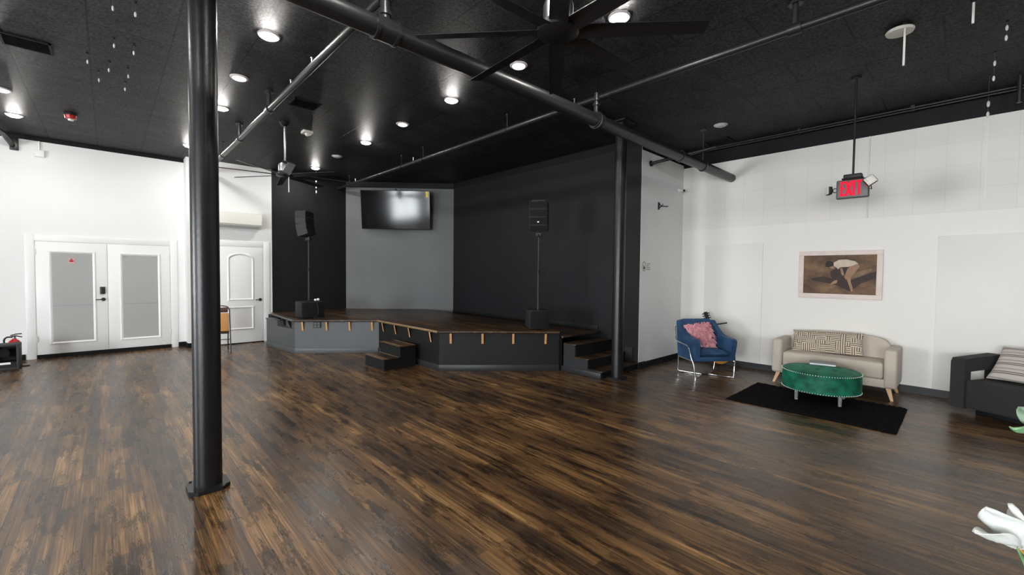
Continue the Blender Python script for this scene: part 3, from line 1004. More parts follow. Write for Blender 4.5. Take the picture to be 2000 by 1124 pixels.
place_light(1.18, 6.02, 'dim downlight right of the foreground column, between two lit ones', 'dim')
place_light(1.21, 7.31, 'lit downlight peeking out right of the foreground column', 'lit')
place_light(1.135, 9.91, 'lit downlight peeking out left of the foreground column', 'lit')
place_light(-0.98, 9.87, 'lit downlight at the far left above the double doors', 'lit')
place_light(-0.955, 8.59, 'dim downlight cut by the left edge of the view', 'dim')
place_light(6.86, 2.64, 'unlit downlight near the right wall vent', 'off')
for x, y in ((-3.1, 7.3), (-3.1, 4.7), (-3.1, 2.1), (-0.97, 7.3), (-0.97, 4.75), (-0.97, 2.2), (1.18, 2.2), (1.18, -0.4), (3.37, -0.4), (-0.97, -0.4), (5.6, -1.7), (-3.1, -0.4)):  # unseen downlights added to help light the hall
    place_light(x, y, 'added unseen downlight helping to light the hall', 'lit')

def vent(pts, label):
    v = thing('ceiling_vent', label, 'vent', (pts[0], pts[1], CZ))
    L, W = pts[2], pts[3]
    fb = B()
    for a, b, c, d in ((-L / 2, L / 2, -W / 2, -W / 2 + 0.02), (-L / 2, L / 2, W / 2 - 0.02, W / 2), (-L / 2, -L / 2 + 0.02, -W / 2, W / 2), (L / 2 - 0.02, L / 2, -W / 2, W / 2)):
        bxx(fb, a, b, c, d, -0.014, -0.001)
    obj('frame', fb, 'black_trim', v)
    sl = B()
    n = int(W / 0.03)
    for i in range(n):
        box(sl, (0, -W / 2 + 0.02 + (i + 0.5) * (W - 0.04) / n, -0.008), (L - 0.04, 0.02, 0.002), rx=0.6)
    obj('louvres', sl, 'vent', v)
    obj('backing', bxx(B(), -L / 2 + 0.015, L / 2 - 0.015, -W / 2 + 0.015, W / 2 - 0.015, -0.003, -0.001), 'vent', v)
    return v
vent((-0.565, 6.665, 0.36, 0.32), 'black ceiling vent at the upper left edge of the view')
vent((2.01, 6.31, 0.34, 0.31), 'black ceiling vent between the far fan and the sprinkler pipe')
vent((7.70, 2.97, 0.36, 0.40), 'black ceiling vent near the right wall conduits')
al = thing('fire_alarm', 'red and white fire alarm strobe on the ceiling above the double doors', 'alarm', (-0.36, 9.2, CZ))
obj('housing', lathe(B(), [(0.0, -0.001), (0.075, -0.001), (0.075, -0.03)], seg=24), 'plastic', al)
obj('red_body', lathe(B(), [(0.072, -0.03), (0.062, -0.075), (0.03, -0.08)], seg=24), 'red', al)
obj('strobe_lens', lathe(B(), [(0.032, -0.078), (0.03, -0.1), (0.0, -0.105)], seg=20), 'white_plastic', al)
em = thing('emergency_light', 'small square white emergency light on the ceiling beside the far fan', 'emergency light', (2.42, 7.5, CZ))
obj('housing', bxx(B(), -0.075, 0.075, -0.075, 0.075, -0.045, -0.001), 'ivory', em, bevel=0.008)
obj('lamp', sph(B(), (0.0, -0.01, -0.05), 0.038), 'white_plastic', em)
obj('vent_slots', bxx(bxx(B(), -0.05, 0.05, 0.045, 0.05, -0.047, -0.044), -0.05, 0.05, -0.06, -0.055, -0.047, -0.044), 'seam', em)
sd = thing('smoke_detector', 'round off-white smoke detector disc on the right of the ceiling', 'smoke detector', (5.37, 0.484, CZ))
obj('mount', cyl(B(), (0, 0, -0.001), (0, 0, -0.018), 0.05, 24), 'plastic', sd)
obj('disc', lathe(B(), [(0.0, -0.018), (0.098, -0.018), (0.105, -0.028), (0.098, -0.045), (0.05, -0.052), (0.0, -0.052)], seg=36), 'ivory', sd)
def hang_rod(x, y, z1, label):
    h = thing('hanging_rod', label, 'rod', (x, y, CZ))
    obj('ceiling_cup', cyl(B(), (0, 0, -0.001), (0, 0, -0.02), 0.02, 14), 'plastic', h)
    obj('rod', cyl(B(), (0, 0, -0.02), (0, 0, z1 - CZ), 0.0085, 10), 'white_plastic', h)
hang_rod(5.296, 0.444, 3.53, 'thin white rod hanging in front of the smoke detector disc')
hang_rod(5.262, 0.02, 3.72, 'thin white rod hanging from the ceiling at the upper right')

def fan(loc, ang, label):
    f = thing('ceiling_fan', label, 'ceiling fan', loc, ang, 'eight blade ceiling fans')
    hz = 3.09 - CZ
    obj('canopy', lathe(B(), [(0.0, -0.001), (0.07, -0.001), (0.075, -0.02), (0.05, -0.06), (0.02, -0.075), (0.0, -0.075)], seg=28), 'black_metal', f)
    obj('downrod', cyl(B(), (0, 0, -0.07), (0, 0, hz + 0.2), 0.0135, 16), 'steel', f)
    obj('motor', lathe(B(), [(0.0, hz + 0.22), (0.03, hz + 0.22), (0.045, hz + 0.19), (0.085, hz + 0.17), (0.092, hz + 0.15), (0.092, hz + 0.055), (0.06, hz + 0.03), (0.0, hz + 0.03)], seg=32), 'steel', f)
    obj('hub', lathe(B(), [(0.0, hz + 0.035), (0.10, hz + 0.035), (0.128, hz + 0.025), (0.128, hz - 0.012), (0.11, hz - 0.022), (0.0, hz - 0.03)], seg=36), 'black_metal', f)
    for k in range(8):
        a = k * PI / 4
        bm = B()
        pitch = math.radians(-13)
        n = 6
        top = []
        for i in range(n + 1):
            rr = 0.12 + (0.885 - 0.12) * i / n
            wdt = 0.048 + 0.010 * (1 - i / n)
            row = []
            for yy, dz in ((-wdt, 0), (-wdt * 0.3, 0.007), (wdt * 0.5, 0.005), (wdt, -0.002)):
                row.append(bm.verts.new((rr, yy * math.cos(pitch), hz + yy * math.sin(pitch) + dz)))
            for yy, dz in ((wdt, -0.006), (-wdt, -0.005)):
                row.append(bm.verts.new((rr, yy * math.cos(pitch), hz + yy * math.sin(pitch) + dz)))
            top.append(row)
        for p, q in zip(top, top[1:]):
            for i in range(6):
                bm.faces.new((p[i], p[(i + 1) % 6], q[(i + 1) % 6], q[i]))
        bm.faces.new(top[0][::-1])
        bm.faces.new(top[-1])
        bmesh.ops.rotate(bm, verts=bm.verts[:], cent=(0, 0, 0), matrix=Matrix.Rotation(a, 3, 'Z'))
        obj('blade', bm, 'black_metal', f)
    return f
f1 = fan((2.034, 1.762, CZ), math.radians(-3), 'large near black ceiling fan seen from below beside the thick pipe')
f2 = dup(f1, (2.025, 7.286, CZ), 'far black ceiling fan on a steel downrod left of the stage', math.radians(-10))
pc_ = B()
cyl(pc_, (0.05, -0.03, 3.05 - CZ), (0.05, -0.03, 2.83 - CZ), 0.0085, 10)
cyl(pc_, (0.05, -0.03, 3.07 - CZ), (0.05, -0.03, 3.05 - CZ), 0.004, 8)
obj('pull_rod', pc_, 'white_plastic', f2)

# hanging bead ornaments
def ornament(x, y, drop, beads, label, group, r=0.0115, tilt=0.0):
    o = thing('bead_ornament', label, 'ornament', (x, y, CZ), random.random() * 6, group)
    obj('thread', cyl(B(), (0, 0, -0.001), (0, 0, -drop), 0.0012, 6), 'thread', o)
    obj('ceiling_hook', cyl(B(), (0, 0, -0.001), (0, 0, -0.012), 0.012, 10), 'plastic', o)
    for b_ in beads:
        bm = B()
        sph(bm, (0.004 * math.sin(b_ * 50), 0, -b_), r, (0.8, 0.8, 2.0), 10, 7)
        obj('bead', bm, 'glass', o)
    return o
gl = 'bead ornaments on the left of the ceiling'
for x, y, d_ in ((0.067, 5.032, 0.11), (0.212, 4.991, 0.12), (0.082, 5.90, 0.09), (0.235, 5.93, 0.10), (-0.123, 6.5, 0.11), (-0.038, 7.0, 0.12), (0.052, 6.6, 0.11), (0.205, 6.65, 0.11), (0.196, 7.15, 0.11)):
    ornament(x, y, d_, (d_ - 0.015,), 'small clear bead hanging from the black ceiling left of the foreground column', gl)
ornament(3.527, 10.34, 0.56, (0.22, 0.36, 0.47), 'string of three bright beads hanging above the left end of the stage', None, 0.017)
ornament(7.30, -0.12, 0.46, (0.33, 0.45), 'string of white beads hanging in front of the top of the right wall', None, 0.018)
ornament(6.6, -0.14, 0.28, (0.12, 0.27), 'string of clear beads under the ceiling at the upper right, longer one', None, 0.014)
ornament(5.9, -0.19, 0.16, (0.06, 0.15), 'short string of clear beads at the top right corner of view', None, 0.013)

# exit sign
ex = thing('exit_sign', 'red lit EXIT sign with two lamp heads hanging on a black rod', 'exit sign', (6.353, 0.935, CZ))
hz = -CZ
obj('hanging_rod', cyl(B(), (0, 0, -0.001), (0, 0, 2.80 + hz), 0.011, 14), 'plastic', ex)
obj('ceiling_plate', cyl(B(), (0, 0, -0.001), (0, 0, -0.02), 0.05, 20), 'plastic', ex)
cb = B()
bxx(cb, -0.05, 0.05, -0.085, 0.085, 2.755 + hz, 2.80 + hz)
bxx(cb, -0.065, 0.065, -0.10, 0.10, 2.742 + hz, 2.757 + hz)
obj('mount_canopy', cb, 'plastic', ex, bevel=0.008)
hs = bxx(B(), -0.032, 0.032, -0.152, 0.152, 2.522 + hz, 2.742 + hz)
hsg = obj('housing', hs, 'exit_face', ex, bevel=0.014, seg=3)
def exit_letters(xs):
    bm = B()
    zb, zt, t = 2.552 + hz, 2.722 + hz, 0.021
    step = [0.004]
    def bar(y0, y1, z0, z1):
        step[0] += 0.0004
        bxx(bm, xs, xs - step[0], y0, y1, z0, z1)
    y = 0.112                                   # letters run towards -y, left to right as seen
    wE = 0.043
    bar(y - t, y, zb, zt)
    for z in (zb, (zb + zt) / 2 - t / 2, zt - t):
        bar(y - wE, y - t * 0.5, z, z + t)
    y -= wE + 0.008
    wX = 0.055
    for a, b in (((y, zb), (y - wX, zt)), ((y - wX, zb), (y, zt))):
        h = t * 0.62
        prism(bm, [(a[0] + h * (1 if a[0] < b[0] else -1) * 0 + h, a[1]), (a[0] - h, a[1]), (b[0] - h, b[1]), (b[0] + h, b[1])], xs - 0.0065 - (0.0005 if a[0] < b[0] else 0), xs, 'x')
    y -= wX + 0.010
    bar(y - t, y, zb, zt)
    y -= t + 0.010
    wT = 0.052
    bar(y - wT, y, zt - t, zt)
    bar(y - wT / 2 - t / 2, y - wT / 2 + t / 2, zb, zt)
    prism(bm, [(-0.128, 2.64 + hz), (-0.143, 2.655 + hz), (-0.128, 2.67 + hz), (-0.122, 2.664 + hz), (-0.131, 2.655 + hz), (-0.122, 2.646 + hz)], xs - 0.004, xs, 'x')
    return bm
obj('exit_letters', exit_letters(-0.0325), 'exit_red', hsg)
def lamp_head(c, ang, tilt, s, size):
    bm = B()
    z = 2.632 + hz
    for dz in (-0.02, 0.02):
        tube(bm, [(0, s * 0.15, z + dz), (-0.005, s * 0.172, z + dz * 1.2), (c[0] * 0.6, (s * 0.17 + c[1]) / 2, (z + c[2]) / 2 + dz * 0.4)], 0.005, 8)
    sph(bm, (c[0] * 0.6, (s * 0.17 + c[1]) / 2, (z + c[2]) / 2), 0.016)
    cyl(bm, (c[0] * 0.6, (s * 0.17 + c[1]) / 2, (z + c[2]) / 2), c, 0.012, 10)
    a = obj('lamp_arm', bm, 'plastic', ex)
    tf = Matrix.Translation(c) @ Euler((tilt, 0, ang)).to_matrix().to_4x4()
    hb = B()
    box(hb, (0, 0, 0), (0.045, size[0], size[1]))
    bev(hb, 0.014, 3)
    bmesh.ops.transform(hb, matrix=tf, verts=hb.verts[:])
    h = obj('lamp_head', hb, 'plastic', a)
    fb = B()
    box(fb, (-0.0225, 0, 0), (0.01, size[0] - 0.012, size[1] - 0.012))
    bev(fb, 0.004, 2)
    for i in (-1, 0, 1):
        for j in (-1, 0, 1):
            sph(fb, (-0.0265, i * size[0] * 0.28, j * size[1] * 0.28), size[1] * 0.10, (0.5, 1, 1), 8, 6)
    bmesh.ops.transform(fb, matrix=tf, verts=fb.verts[:])
    obj('lamp_lens', fb, 'lamp_face', a)
lamp_head((-0.02, 0.222, 2.632 + hz), math.radians(-60), 0, 1, (0.10, 0.095))
lamp_head((-0.10, -0.170, 2.690 + hz), math.radians(8), math.radians(-35), -1, (0.105, 0.10))

# ------------------------------------------------------------------ stage equipment
tv = thing('television', 'wide black flat television mounted high on the grey angled wall', 'television')
tc_ = Vector((5.28, 9.86, 3.165))
ax = Vector((GB[0] - GA[0], GB[1] - GA[1], 0)).normalized()
tv.location = tc_
tv.rotation_euler = (math.radians(8.0), 0, math.atan2(ax.y, ax.x))
TW, TH = 1.72, 0.965
obj('housing', bxx(B(), -TW / 2, TW / 2, 0.006, 0.05, -TH / 2, TH / 2), 'plastic', tv, bevel=0.006)
obj('screen', bxx(B(), -TW / 2 + 0.012, TW / 2 - 0.012, 0.001, 0.006, -TH / 2 + 0.02, TH / 2 - 0.012), 'screen', tv)
sb = bxx(B(), TW / 2 - 0.10, TW / 2 - 0.045, -0.0015, 0.001, TH / 2 - 0.155, TH / 2 - 0.012)
s_ = obj('energy_sticker', sb, 'yellow', tv)
mb = B()
bxx(mb, -0.3, 0.3, 0.05, 0.10, -0.2, 0.2)
bxx(mb, -0.04, 0.04, 0.06, 0.24, -0.1, 0.1)
bxx(mb, -0.02, 0.02, 0.06, 0.10, 0.0, 0.53)
obj('wall_bracket', mb, 'plastic', tv)

def make_array(loc, rz, label, base_z, reach=0.12):
    a = thing('speaker_array', label, 'speaker', loc, rz, 'line array speakers on poles')
    H0 = 2.285 - base_z
    pb_ = B()
    cyl(pb_, (0, 0, 0.001), (0, 0, 0.66), 0.0185, 16)
    cyl(pb_, (0, 0, 0.66), (0, 0, H0 + 0.03), 0.015, 16)
    pole = obj('pole', pb_, 'steel' if False else 'cab_grey', a)
    kb_ = B()
    cyl(kb_, (0, 0, 0.62), (0, 0, 0.68), 0.026, 16)
    cyl(kb_, (0, 0.02, 0.65), (0, 0.075, 0.65), 0.008, 10)
    sph(kb_, (0, 0.08, 0.65), 0.016)
    obj('clamp_knob', kb_, 'plastic', pole)
    lb_ = B()
    box(lb_, (0, 0, H0 - 0.02), (0.09, 0.09, 0.05))
    tube(lb_, [(0.02, 0, H0 - 0.04), (0.07, 0, H0 - 0.06), (0.09, 0, H0 - 0.02)], 0.008, 8)
    obj('pole_bracket', lb_, 'plastic', a)
    tilt, x, z = 0, 0.02, H0 + 0.565
    mod_h = 0.132
    px, pz = reach, H0 + 0.535
    for k in range(4):
        ang = math.radians((0, 3, 8, 17)[k])
        dx, dz = -math.sin(ang), -math.cos(ang)
        cx_, cz_ = px + dx * mod_h / 2, pz + dz * mod_h / 2
        bm = B()
        box(bm, (0, 0, 0), (0.22, 0.30, mod_h - 0.006))
        bev(bm, 0.006, 2)
        tf = Matrix.Translation((cx_ - 0.11 * math.cos(ang), 0, cz_ + 0.11 * math.sin(ang))) @ Matrix.Rotation(ang, 4, 'Y')
        bmesh.ops.transform(bm, matrix=tf, verts=bm.verts[:])
        mo = obj('module', bm, 'cab_grey', a)
        gb_ = B()
        box(gb_, (0.113, 0, 0), (0.012, 0.288, mod_h - 0.022))
        bmesh.ops.transform(gb_, matrix=tf, verts=gb_.verts[:])
        obj('grille', gb_, 'grille', mo)
        rb_ = B()
        box(rb_, (-0.1125, 0, 0), (0.006, 0.285, mod_h - 0.03))
        for yy in (-0.06, 0.05):
            box(rb_, (-0.118, yy, 0), (0.008, 0.05, 0.05))
        bmesh.ops.transform(rb_, matrix=tf, verts=rb_.verts[:])
        obj('rear_panel', rb_, 'plastic', mo)
        if k == 2:
            lg = B()
            box(lg, (0.120, 0.0, -0.02), (0.004, 0.03, 0.02))
            bmesh.ops.transform(lg, matrix=tf, verts=lg.verts[:])
            obj('badge', lg, 'white_plastic', mo)
        px, pz = px + dx * mod_h, pz + dz * mod_h
    tb = B()
    bxx(tb, reach - 0.21, reach - 0.005, -0.11, 0.11, H0 + 0.535, H0 + 0.548)
    obj('top_plate', tb, 'plastic', a)
    return a
def sub(loc, rz, label, w_, d_, h_, holes):
    s = thing('subwoofer', label, 'subwoofer', loc, rz, 'subwoofers on the stage')
    obj('cabinet', bxx(B(), -d_, 0, -w_ / 2, w_ / 2, 0.012, h_), 'cab', s, bevel=0.008)
    obj('grille', bxx(B(), 0.0, 0.012, -w_ / 2 + 0.015, w_ / 2 - 0.015, 0.03, h_ - 0.015), 'grille', s, bevel=0.004)
    ft = B()
    for x in (-d_ + 0.05, -0.05):
        for y in (-w_ / 2 + 0.05, w_ / 2 - 0.05):
            cyl(ft, (x, y, 0.001), (x, y, 0.013), 0.02, 12)
    obj('rubber_feet', ft, 'plastic', s)
    return s
# left stack: front faces roughly -y
a_l = math.atan2(-1.0, 0.03)
s1 = sub((3.015, 9.03, ZD), a_l, 'black subwoofer at the left end of the stage with cables on it', 0.45, 0.36, 0.33, 1)
hb = B()
bxx(hb, 0.013, 0.02, -0.05, 0.06, 0.245, 0.275)
bxx(hb, 0.013, 0.02, -0.1, -0.03, 0.225, 0.245)
obj('handle', hb, 'plastic', s1)
dl_ = Vector((math.cos(a_l), math.sin(a_l), 0))
make_array((3.015 - dl_.x * 0.2 - 0.01, 9.03 - dl_.y * 0.2, ZD + 0.3305), math.atan2(0.77, -0.64), 'slim curved speaker stack on a pole, left of the television', ZD + 0.33, 0.20)
a_r = math.atan2(-0.80, -0.60)
sub((5.27, 4.90, ZD), a_r, 'plain black subwoofer at the right end of the stage', 0.34, 0.44, 0.325, 0)
dr_ = Vector((math.cos(a_r), math.sin(a_r), 0))
make_array((5.27 - dr_.x * 0.12, 4.90 - dr_.y * 0.12, ZD + 0.3255), math.atan2(-0.58, -0.82), 'slim curved speaker stack on a pole before the black right stage wall', ZD + 0.325)
# microphone-like white ended cable lying on the left subwoofer
tx = Vector((-math.sin(a_l), math.cos(a_l), 0))
mc = thing('microphone', 'white headed microphone lying on the left subwoofer', 'microphone', (3.015 - dl_.x * 0.1 + tx.x * 0.05, 9.03 - dl_.y * 0.1 + tx.y * 0.05, ZD + 0.346), math.atan2(tx.y, tx.x))
obj('handle', cyl(B(), (-0.17, 0, 0), (0.0, 0, 0.005), 0.011, 14, 0.015), 'plastic', mc)
obj('head', sph(sph(B(), (0.03, 0, 0.012), 0.028), (0.085, 0, 0.02), 0.03), 'white_plastic', mc)
wcb = thing('power_cable', 'black cable hanging down the front of the left subwoofer', 'cable', (3.09, 8.965, ZD + 0.004))
tube_pts = [(-0.02, 0.16, 0.337), (-0.02, 0.06, 0.337), (-0.01, 0.035, 0.30), (0.01, 0.03, 0.15), (-0.01, 0.02, 0.06), (-0.08, 0.01, 0.008), (0.02, -0.01, 0.008), (0.10, 0.0, 0.008), (0.16, 0.01, 0.008)]
obj('cord', tube(B(), tube_pts, 0.006, 8, sm=5), 'cable', wcb)

# ------------------------------------------------------------------ wall things
ac = thing('air_conditioner', 'white wall air conditioner over the single door', 'air conditioner', (2.02, YW, 2.53))
prof = [(-0.001, 0.0), (-0.13, 0.0), (-0.19, 0.05), (-0.215, 0.08), (-0.22, 0.26), (-0.20, 0.31), (-0.16, 0.325), (-0.001, 0.325)]
obj('casing', prism(B(), prof, -0.475, 0.475, 'x'), 'ivory', ac, bevel=0.006)
obj('louvre', box(B(), (0, -0.165, 0.020), (0.86, 0.075, 0.006), rx=math.radians(-40)), 'seam', ac)
obj('end_cap', prism(B(), [(y * 1.015, z * 1.0 + 0.0) for y, z in prof], 0.4755, 0.479, 'x'), 'ivory', ac)
jb = thing('junction_box', 'small white junction box with conduit high on the left wall', 'junction box', (-0.835, YL, 3.63))
obj('box', bxx(B(), -0.062, 0.062, -0.045, -0.001, -0.06, 0.055), 'white_wall', jb, bevel=0.006)
obj('conduit', cyl(B(), (0, -0.02, 0.05), (0, -0.02, 0.211), 0.010, 10), 'white_wall', jb)
def plate(x, z, label, h=0.12):
    p = thing('wall_plate', label, 'switch plate', (x, YK, z), 0, 'plates on the short white wall')
    obj('plate', bxx(B(), -0.038, 0.038, -0.006, -0.001, -h / 2, h / 2), 'white_plastic', p, bevel=0.002)
    obj('rocker', bxx(B(), -0.016, 0.016, -0.009, -0.006, -h / 4, h / 4), 'white_trim', p)
plate(7.835, 1.46, 'white switch plate on the short wall, topmost of three')
plate(7.83, 1.25, 'white switch plate on the short wall, middle of three', 0.14)
plate(7.875, 0.96, 'white wall plate on the short wall just above the armchair')
cm = thing('security_camera', 'tiny white security camera in the corner high on the short wall', 'camera', (7.88, YK, 3.21))
obj('mount', cyl(B(), (0, -0.001, 0), (0, -0.05, 0), 0.03, 16), 'white_plastic', cm)
obj('body', cyl(B(), (-0.02, -0.05, -0.01), (-0.055, -0.13, -0.03), 0.027, 18), 'white_plastic', cm)
obj('lens', cyl(B(), (-0.053, -0.127, -0.029), (-0.058, -0.138, -0.032), 0.02, 16), 'sign_black', cm)
sc = thing('wall_spotlight', 'small black wall fitting on the short white wall', 'light fitting', (7.12, YK, 2.82))
obj('mount', bxx(B(), -0.012, 0.012, -0.02, -0.001, -0.06, 0.07), 'plastic', sc)
obj('arm', tube(B(), [(0, -0.01, -0.03), (0.02, -0.06, 0.0), (0.06, -0.12, -0.01), (0.10, -0.13, 0.0)], 0.008, 8), 'plastic', sc)
obj('fork', tube(B(), [(0.0, -0.02, 0.05), (0.01, -0.05, 0.0), (0.04, -0.07, 0.035)], 0.007, 8), 'plastic', sc)
sg = thing('wall_sign', 'small round pictogram notice with grey lettering on the short white wall', 'sign', (6.67, YK, 1.745))
rb = B()
for i in range(32):
    t0, t1 = 2 * PI * i / 32, 2 * PI * (i + 1) / 32
    prism(rb, [(0.055 * math.cos(t0), 0.085 * math.sin(t0)), (0.055 * math.cos(t1), 0.085 * math.sin(t1)), (0.042 * math.cos(t1), 0.07 * math.sin(t1)), (0.042 * math.cos(t0), 0.07 * math.sin(t0))], -0.002, -0.001, 'y')
obj('ring', rb, 'sign_grey', sg, smooth=False)
gb = prism(B(), [(-0.02, -0.045), (0.028, -0.045), (0.02, 0.0), (0.012, 0.005), (-0.004, -0.012), (-0.012, 0.03), (-0.02, 0.02)], -0.0025, -0.001, 'y')
obj('pictogram', gb, 'sign_black', sg, smooth=False)
tb = B()
random.seed(3)
for r_ in range(4):
    x = 0.085
    z = 0.05 - r_ * 0.033
    while x < 0.085 + (0.12, 0.075, 0.11, 0.12)[r_]:
        wd = random.uniform(0.008, 0.02)
        bxx(tb, x, x + wd, -0.002, -0.001, z - 0.009, z + 0.006)
        x += wd + 0.006
obj('lettering', tb, 'sign_grey', sg, smooth=False)

# ------------------------------------------------------------------ painting
pt = thing('painting', 'framed brown painting of a bending dancer on the right wall', 'painting', (XR, 1.323, 1.634))
FW, FH = 1.025, 0.727
bm = B()
t = 0.068
for a, b, c, d in ((-FW / 2, FW / 2, -FH / 2, -FH / 2 + t), (-FW / 2, FW / 2, FH / 2 - t, FH / 2), (-FW / 2, -FW / 2 + t, -FH / 2 + t, FH / 2 - t), (FW / 2 - t, FW / 2, -FH / 2 + t, FH / 2 - t)):
    bxx(bm, -0.035, -0.001, a, b, c, d)
obj('frame', bm, 'frame', pt, bevel=0.004)
cv = obj('canvas', bxx(B(), -0.016, -0.003, -FW / 2 + t, FW / 2 - t, -FH / 2 + t, FH / 2 - t), 'canvas', pt)
def pxy(px, py):
    """painting coordinates: fractions of the canvas, left to right and top to bottom"""
    return ((0.5 - px) * (FW - 2 * t), (0.5 - py) * (FH - 2 * t))
def blob(bm, pts, mi, lay):
    prism(bm, [pxy(*p) for p in pts], -0.0162 - lay * 0.0006, -0.0160 - lay * 0.0006 + 0.0001, 'x', mi)
fb = B()
blob(fb, [(0.10, 0.60), (0.30, 0.55), (0.45, 0.62), (0.62, 0.66), (0.80, 0.55), (1.0, 0.40), (1.0, 0.58), (0.80, 0.72), (0.66, 0.92), (0.45, 0.76), (0.28, 0.70), (0.14, 0.66)], 4, 0)
blob(fb, [(0.38, 0.42), (0.48, 0.32), (0.62, 0.28), (0.60, 0.60), (0.62, 0.74), (0.46, 0.74), (0.40, 0.56)], 4, 1)
blob(fb, [(0.66, 0.52), (0.80, 0.40), (0.93, 0.34), (0.94, 0.40), (0.84, 0.50), (0.74, 0.58), (0.67, 0.57)], 3, 2)
blob(fb, [(0.58, 0.55), (0.62, 0.36), (0.70, 0.22), (0.76, 0.22), (0.78, 0.30), (0.74, 0.40), (0.67, 0.56), (0.60, 0.62)], 2, 3)
blob(fb, [(0.61, 0.56), (0.67, 0.55), (0.67, 0.68), (0.70, 0.84), (0.70, 0.92), (0.68, 0.93), (0.66, 0.84), (0.63, 0.68)], 1, 4)
blob(fb, [(0.42, 0.20), (0.50, 0.12), (0.60, 0.11), (0.72, 0.16), (0.76, 0.22), (0.64, 0.30), (0.54, 0.31), (0.48, 0.33), (0.43, 0.27)], 0, 5)
blob(fb, [(0.46, 0.28), (0.54, 0.22), (0.55, 0.28), (0.49, 0.36)], 0, 6)
blob(fb, [(0.52, 0.34), (0.55, 0.33), (0.58, 0.50), (0.56, 0.53), (0.54, 0.48)], 1, 6)
blob(fb, [(0.44, 0.66), (0.49, 0.64), (0.48, 0.72), (0.40, 0.76), (0.39, 0.74)], 2, 6)
blob(fb, [(0.37, 0.29), (0.40, 0.26), (0.44, 0.30), (0.43, 0.35), (0.39, 0.34)], 1, 6)
blob(fb, [(0.31, 0.24), (0.33, 0.16), (0.38, 0.14), (0.43, 0.19), (0.43, 0.27), (0.37, 0.31), (0.32, 0.30)], 5, 7)
obj('painted_figure', fb, ['p_white', 'p_skin', 'p_skin', 'p_tan', 'p_dark', 'p_hair'], cv, smooth=False)

# ------------------------------------------------------------------ rug, sofa, ottoman
rug = tag(obj('rug', B(), 'rug'), 'small black shaggy rug under the green ottoman', 'rug')
bm = B()
rx0, rx1, ry0, ry1 = 5.80, 7.01, 0.43, 2.085
nx, ny = 60, 80
random.seed(11)
grid = [[bm.verts.new((rx0 + (rx1 - rx0) * i / nx + random.uniform(-.006, .006), ry0 + (ry1 - ry0) * j / ny + random.uniform(-.006, .006),
                       0.006 if i in (0, nx) or j in (0, ny) else 0.020 + random.uniform(-0.007, 0.007))) for j in range(ny + 1)] for i in range(nx + 1)]
for i in range(nx):
    for j in range(ny):
        bm.faces.new((grid[i][j], grid[i + 1][j], grid[i + 1][j + 1], grid[i][j + 1]))
bot = [bm.verts.new((x, y, 0.001)) for x, y in ((rx0, ry0), (rx1, ry0), (rx1, ry1), (rx0, ry1))]
bm.faces.new(bot[::-1])
bmesh.ops.recalc_face_normals(bm, faces=bm.faces[:])
bm.to_mesh(rug.data)
bm.free()

sofa = thing('sofa', 'small beige fabric sofa with curved back against the right wall', 'sofa', (7.70, 1.275, 0))
# local: front is -x, width along y
SB = 0.15
def rb(bm, x0, x1, y0, y1, z0, z1, r, s=4):
    bxx(bm, x0, x1, y0, y1, z0, z1)
    return bev(bm, r, s)
obj('base', rb(B(), -0.345, 0.28, -0.60, 0.60, SB, 0.26, 0.012, 2), 'beige', sofa)
obj('seat_cushion', rb(B(), -0.352, 0.13, -0.575, 0.575, 0.262, 0.475, 0.035), 'beige', sofa)
bk = B()
pts = [(-0.60, SB + 0.05), (0.60, SB + 0.05), (0.60, 0.56)] + [(0.60 - 0.16 * (1 - math.cos(a)), 0.60 + 0.15 * math.sin(a)) for a in [PI / 2 * k / 6 for k in range(1, 7)]]
pts += [(0.25, 0.775), (0.0, 0.785), (-0.25, 0.775)]
pts += [(-0.60 + 0.16 * (1 - math.cos(a)), 0.60 + 0.15 * math.sin(a)) for a in [PI / 2 * k / 6 for k in range(6, 0, -1)]] + [(-0.60, 0.56)]
prism(bk, pts, 0.12, 0.285, 'x')
bev(bk, 0.03, 3, 60)
bmesh.ops.transform(bk, matrix=Matrix.Translation((0.2, 0, 0.2)) @ Matrix.Rotation(math.radians(5), 4, 'Y') @ Matrix.Translation((-0.2, 0, -0.2)), verts=bk.verts[:])
obj('backrest', bk, 'beige', sofa)
for s in (1, -1):
    ab = B()
    y0, y1 = (0.58, 0.715) if s > 0 else (-0.715, -0.58)
    rb(ab, -0.36, 0.27, y0, y1, SB, 0.655, 0.035)
    obj('armrest', ab, 'beige', sofa)
for sx, sy in ((-1, 1), (-1, -1), (1, 1), (1, -1)):
    lb = B()
    x, y = (-0.30 if sx < 0 else 0.22), 0.63 * sy
    tx_, ty_ = x + (-0.06 if sx < 0 else 0.03), y + 0.045 * sy
    vs = []
    for (cx_, cy_, z, h) in ((x, y, SB, 0.026), (tx_, ty_, 0.0005, 0.015)):
        vs.append([lb.verts.new((cx_ + a * h, cy_ + b * h, z)) for a, b in ((-1, -1), (1, -1), (1, 1), (-1, 1))])
    lb.faces.new(vs[0][::-1])
    lb.faces.new(vs[1])
    for i in range(4):
        lb.faces.new((vs[0][i], vs[0][(i + 1) % 4], vs[1][(i + 1) % 4], vs[1][i]))
    obj('leg', lb, 'pale_wood', sofa, smooth=False)
lpz = tag(obj('lumbar_pillow', pillow(B(), 0.86, 0.33, 0.15, 28, 14, 0.05), 'maze'), 'long brown and cream maze patterned pillow on the beige sofa', 'pillow')
lpz.location = (7.655, 1.375, 0.476)
lpz.rotation_euler = (math.radians(-2), math.radians(21), 0)

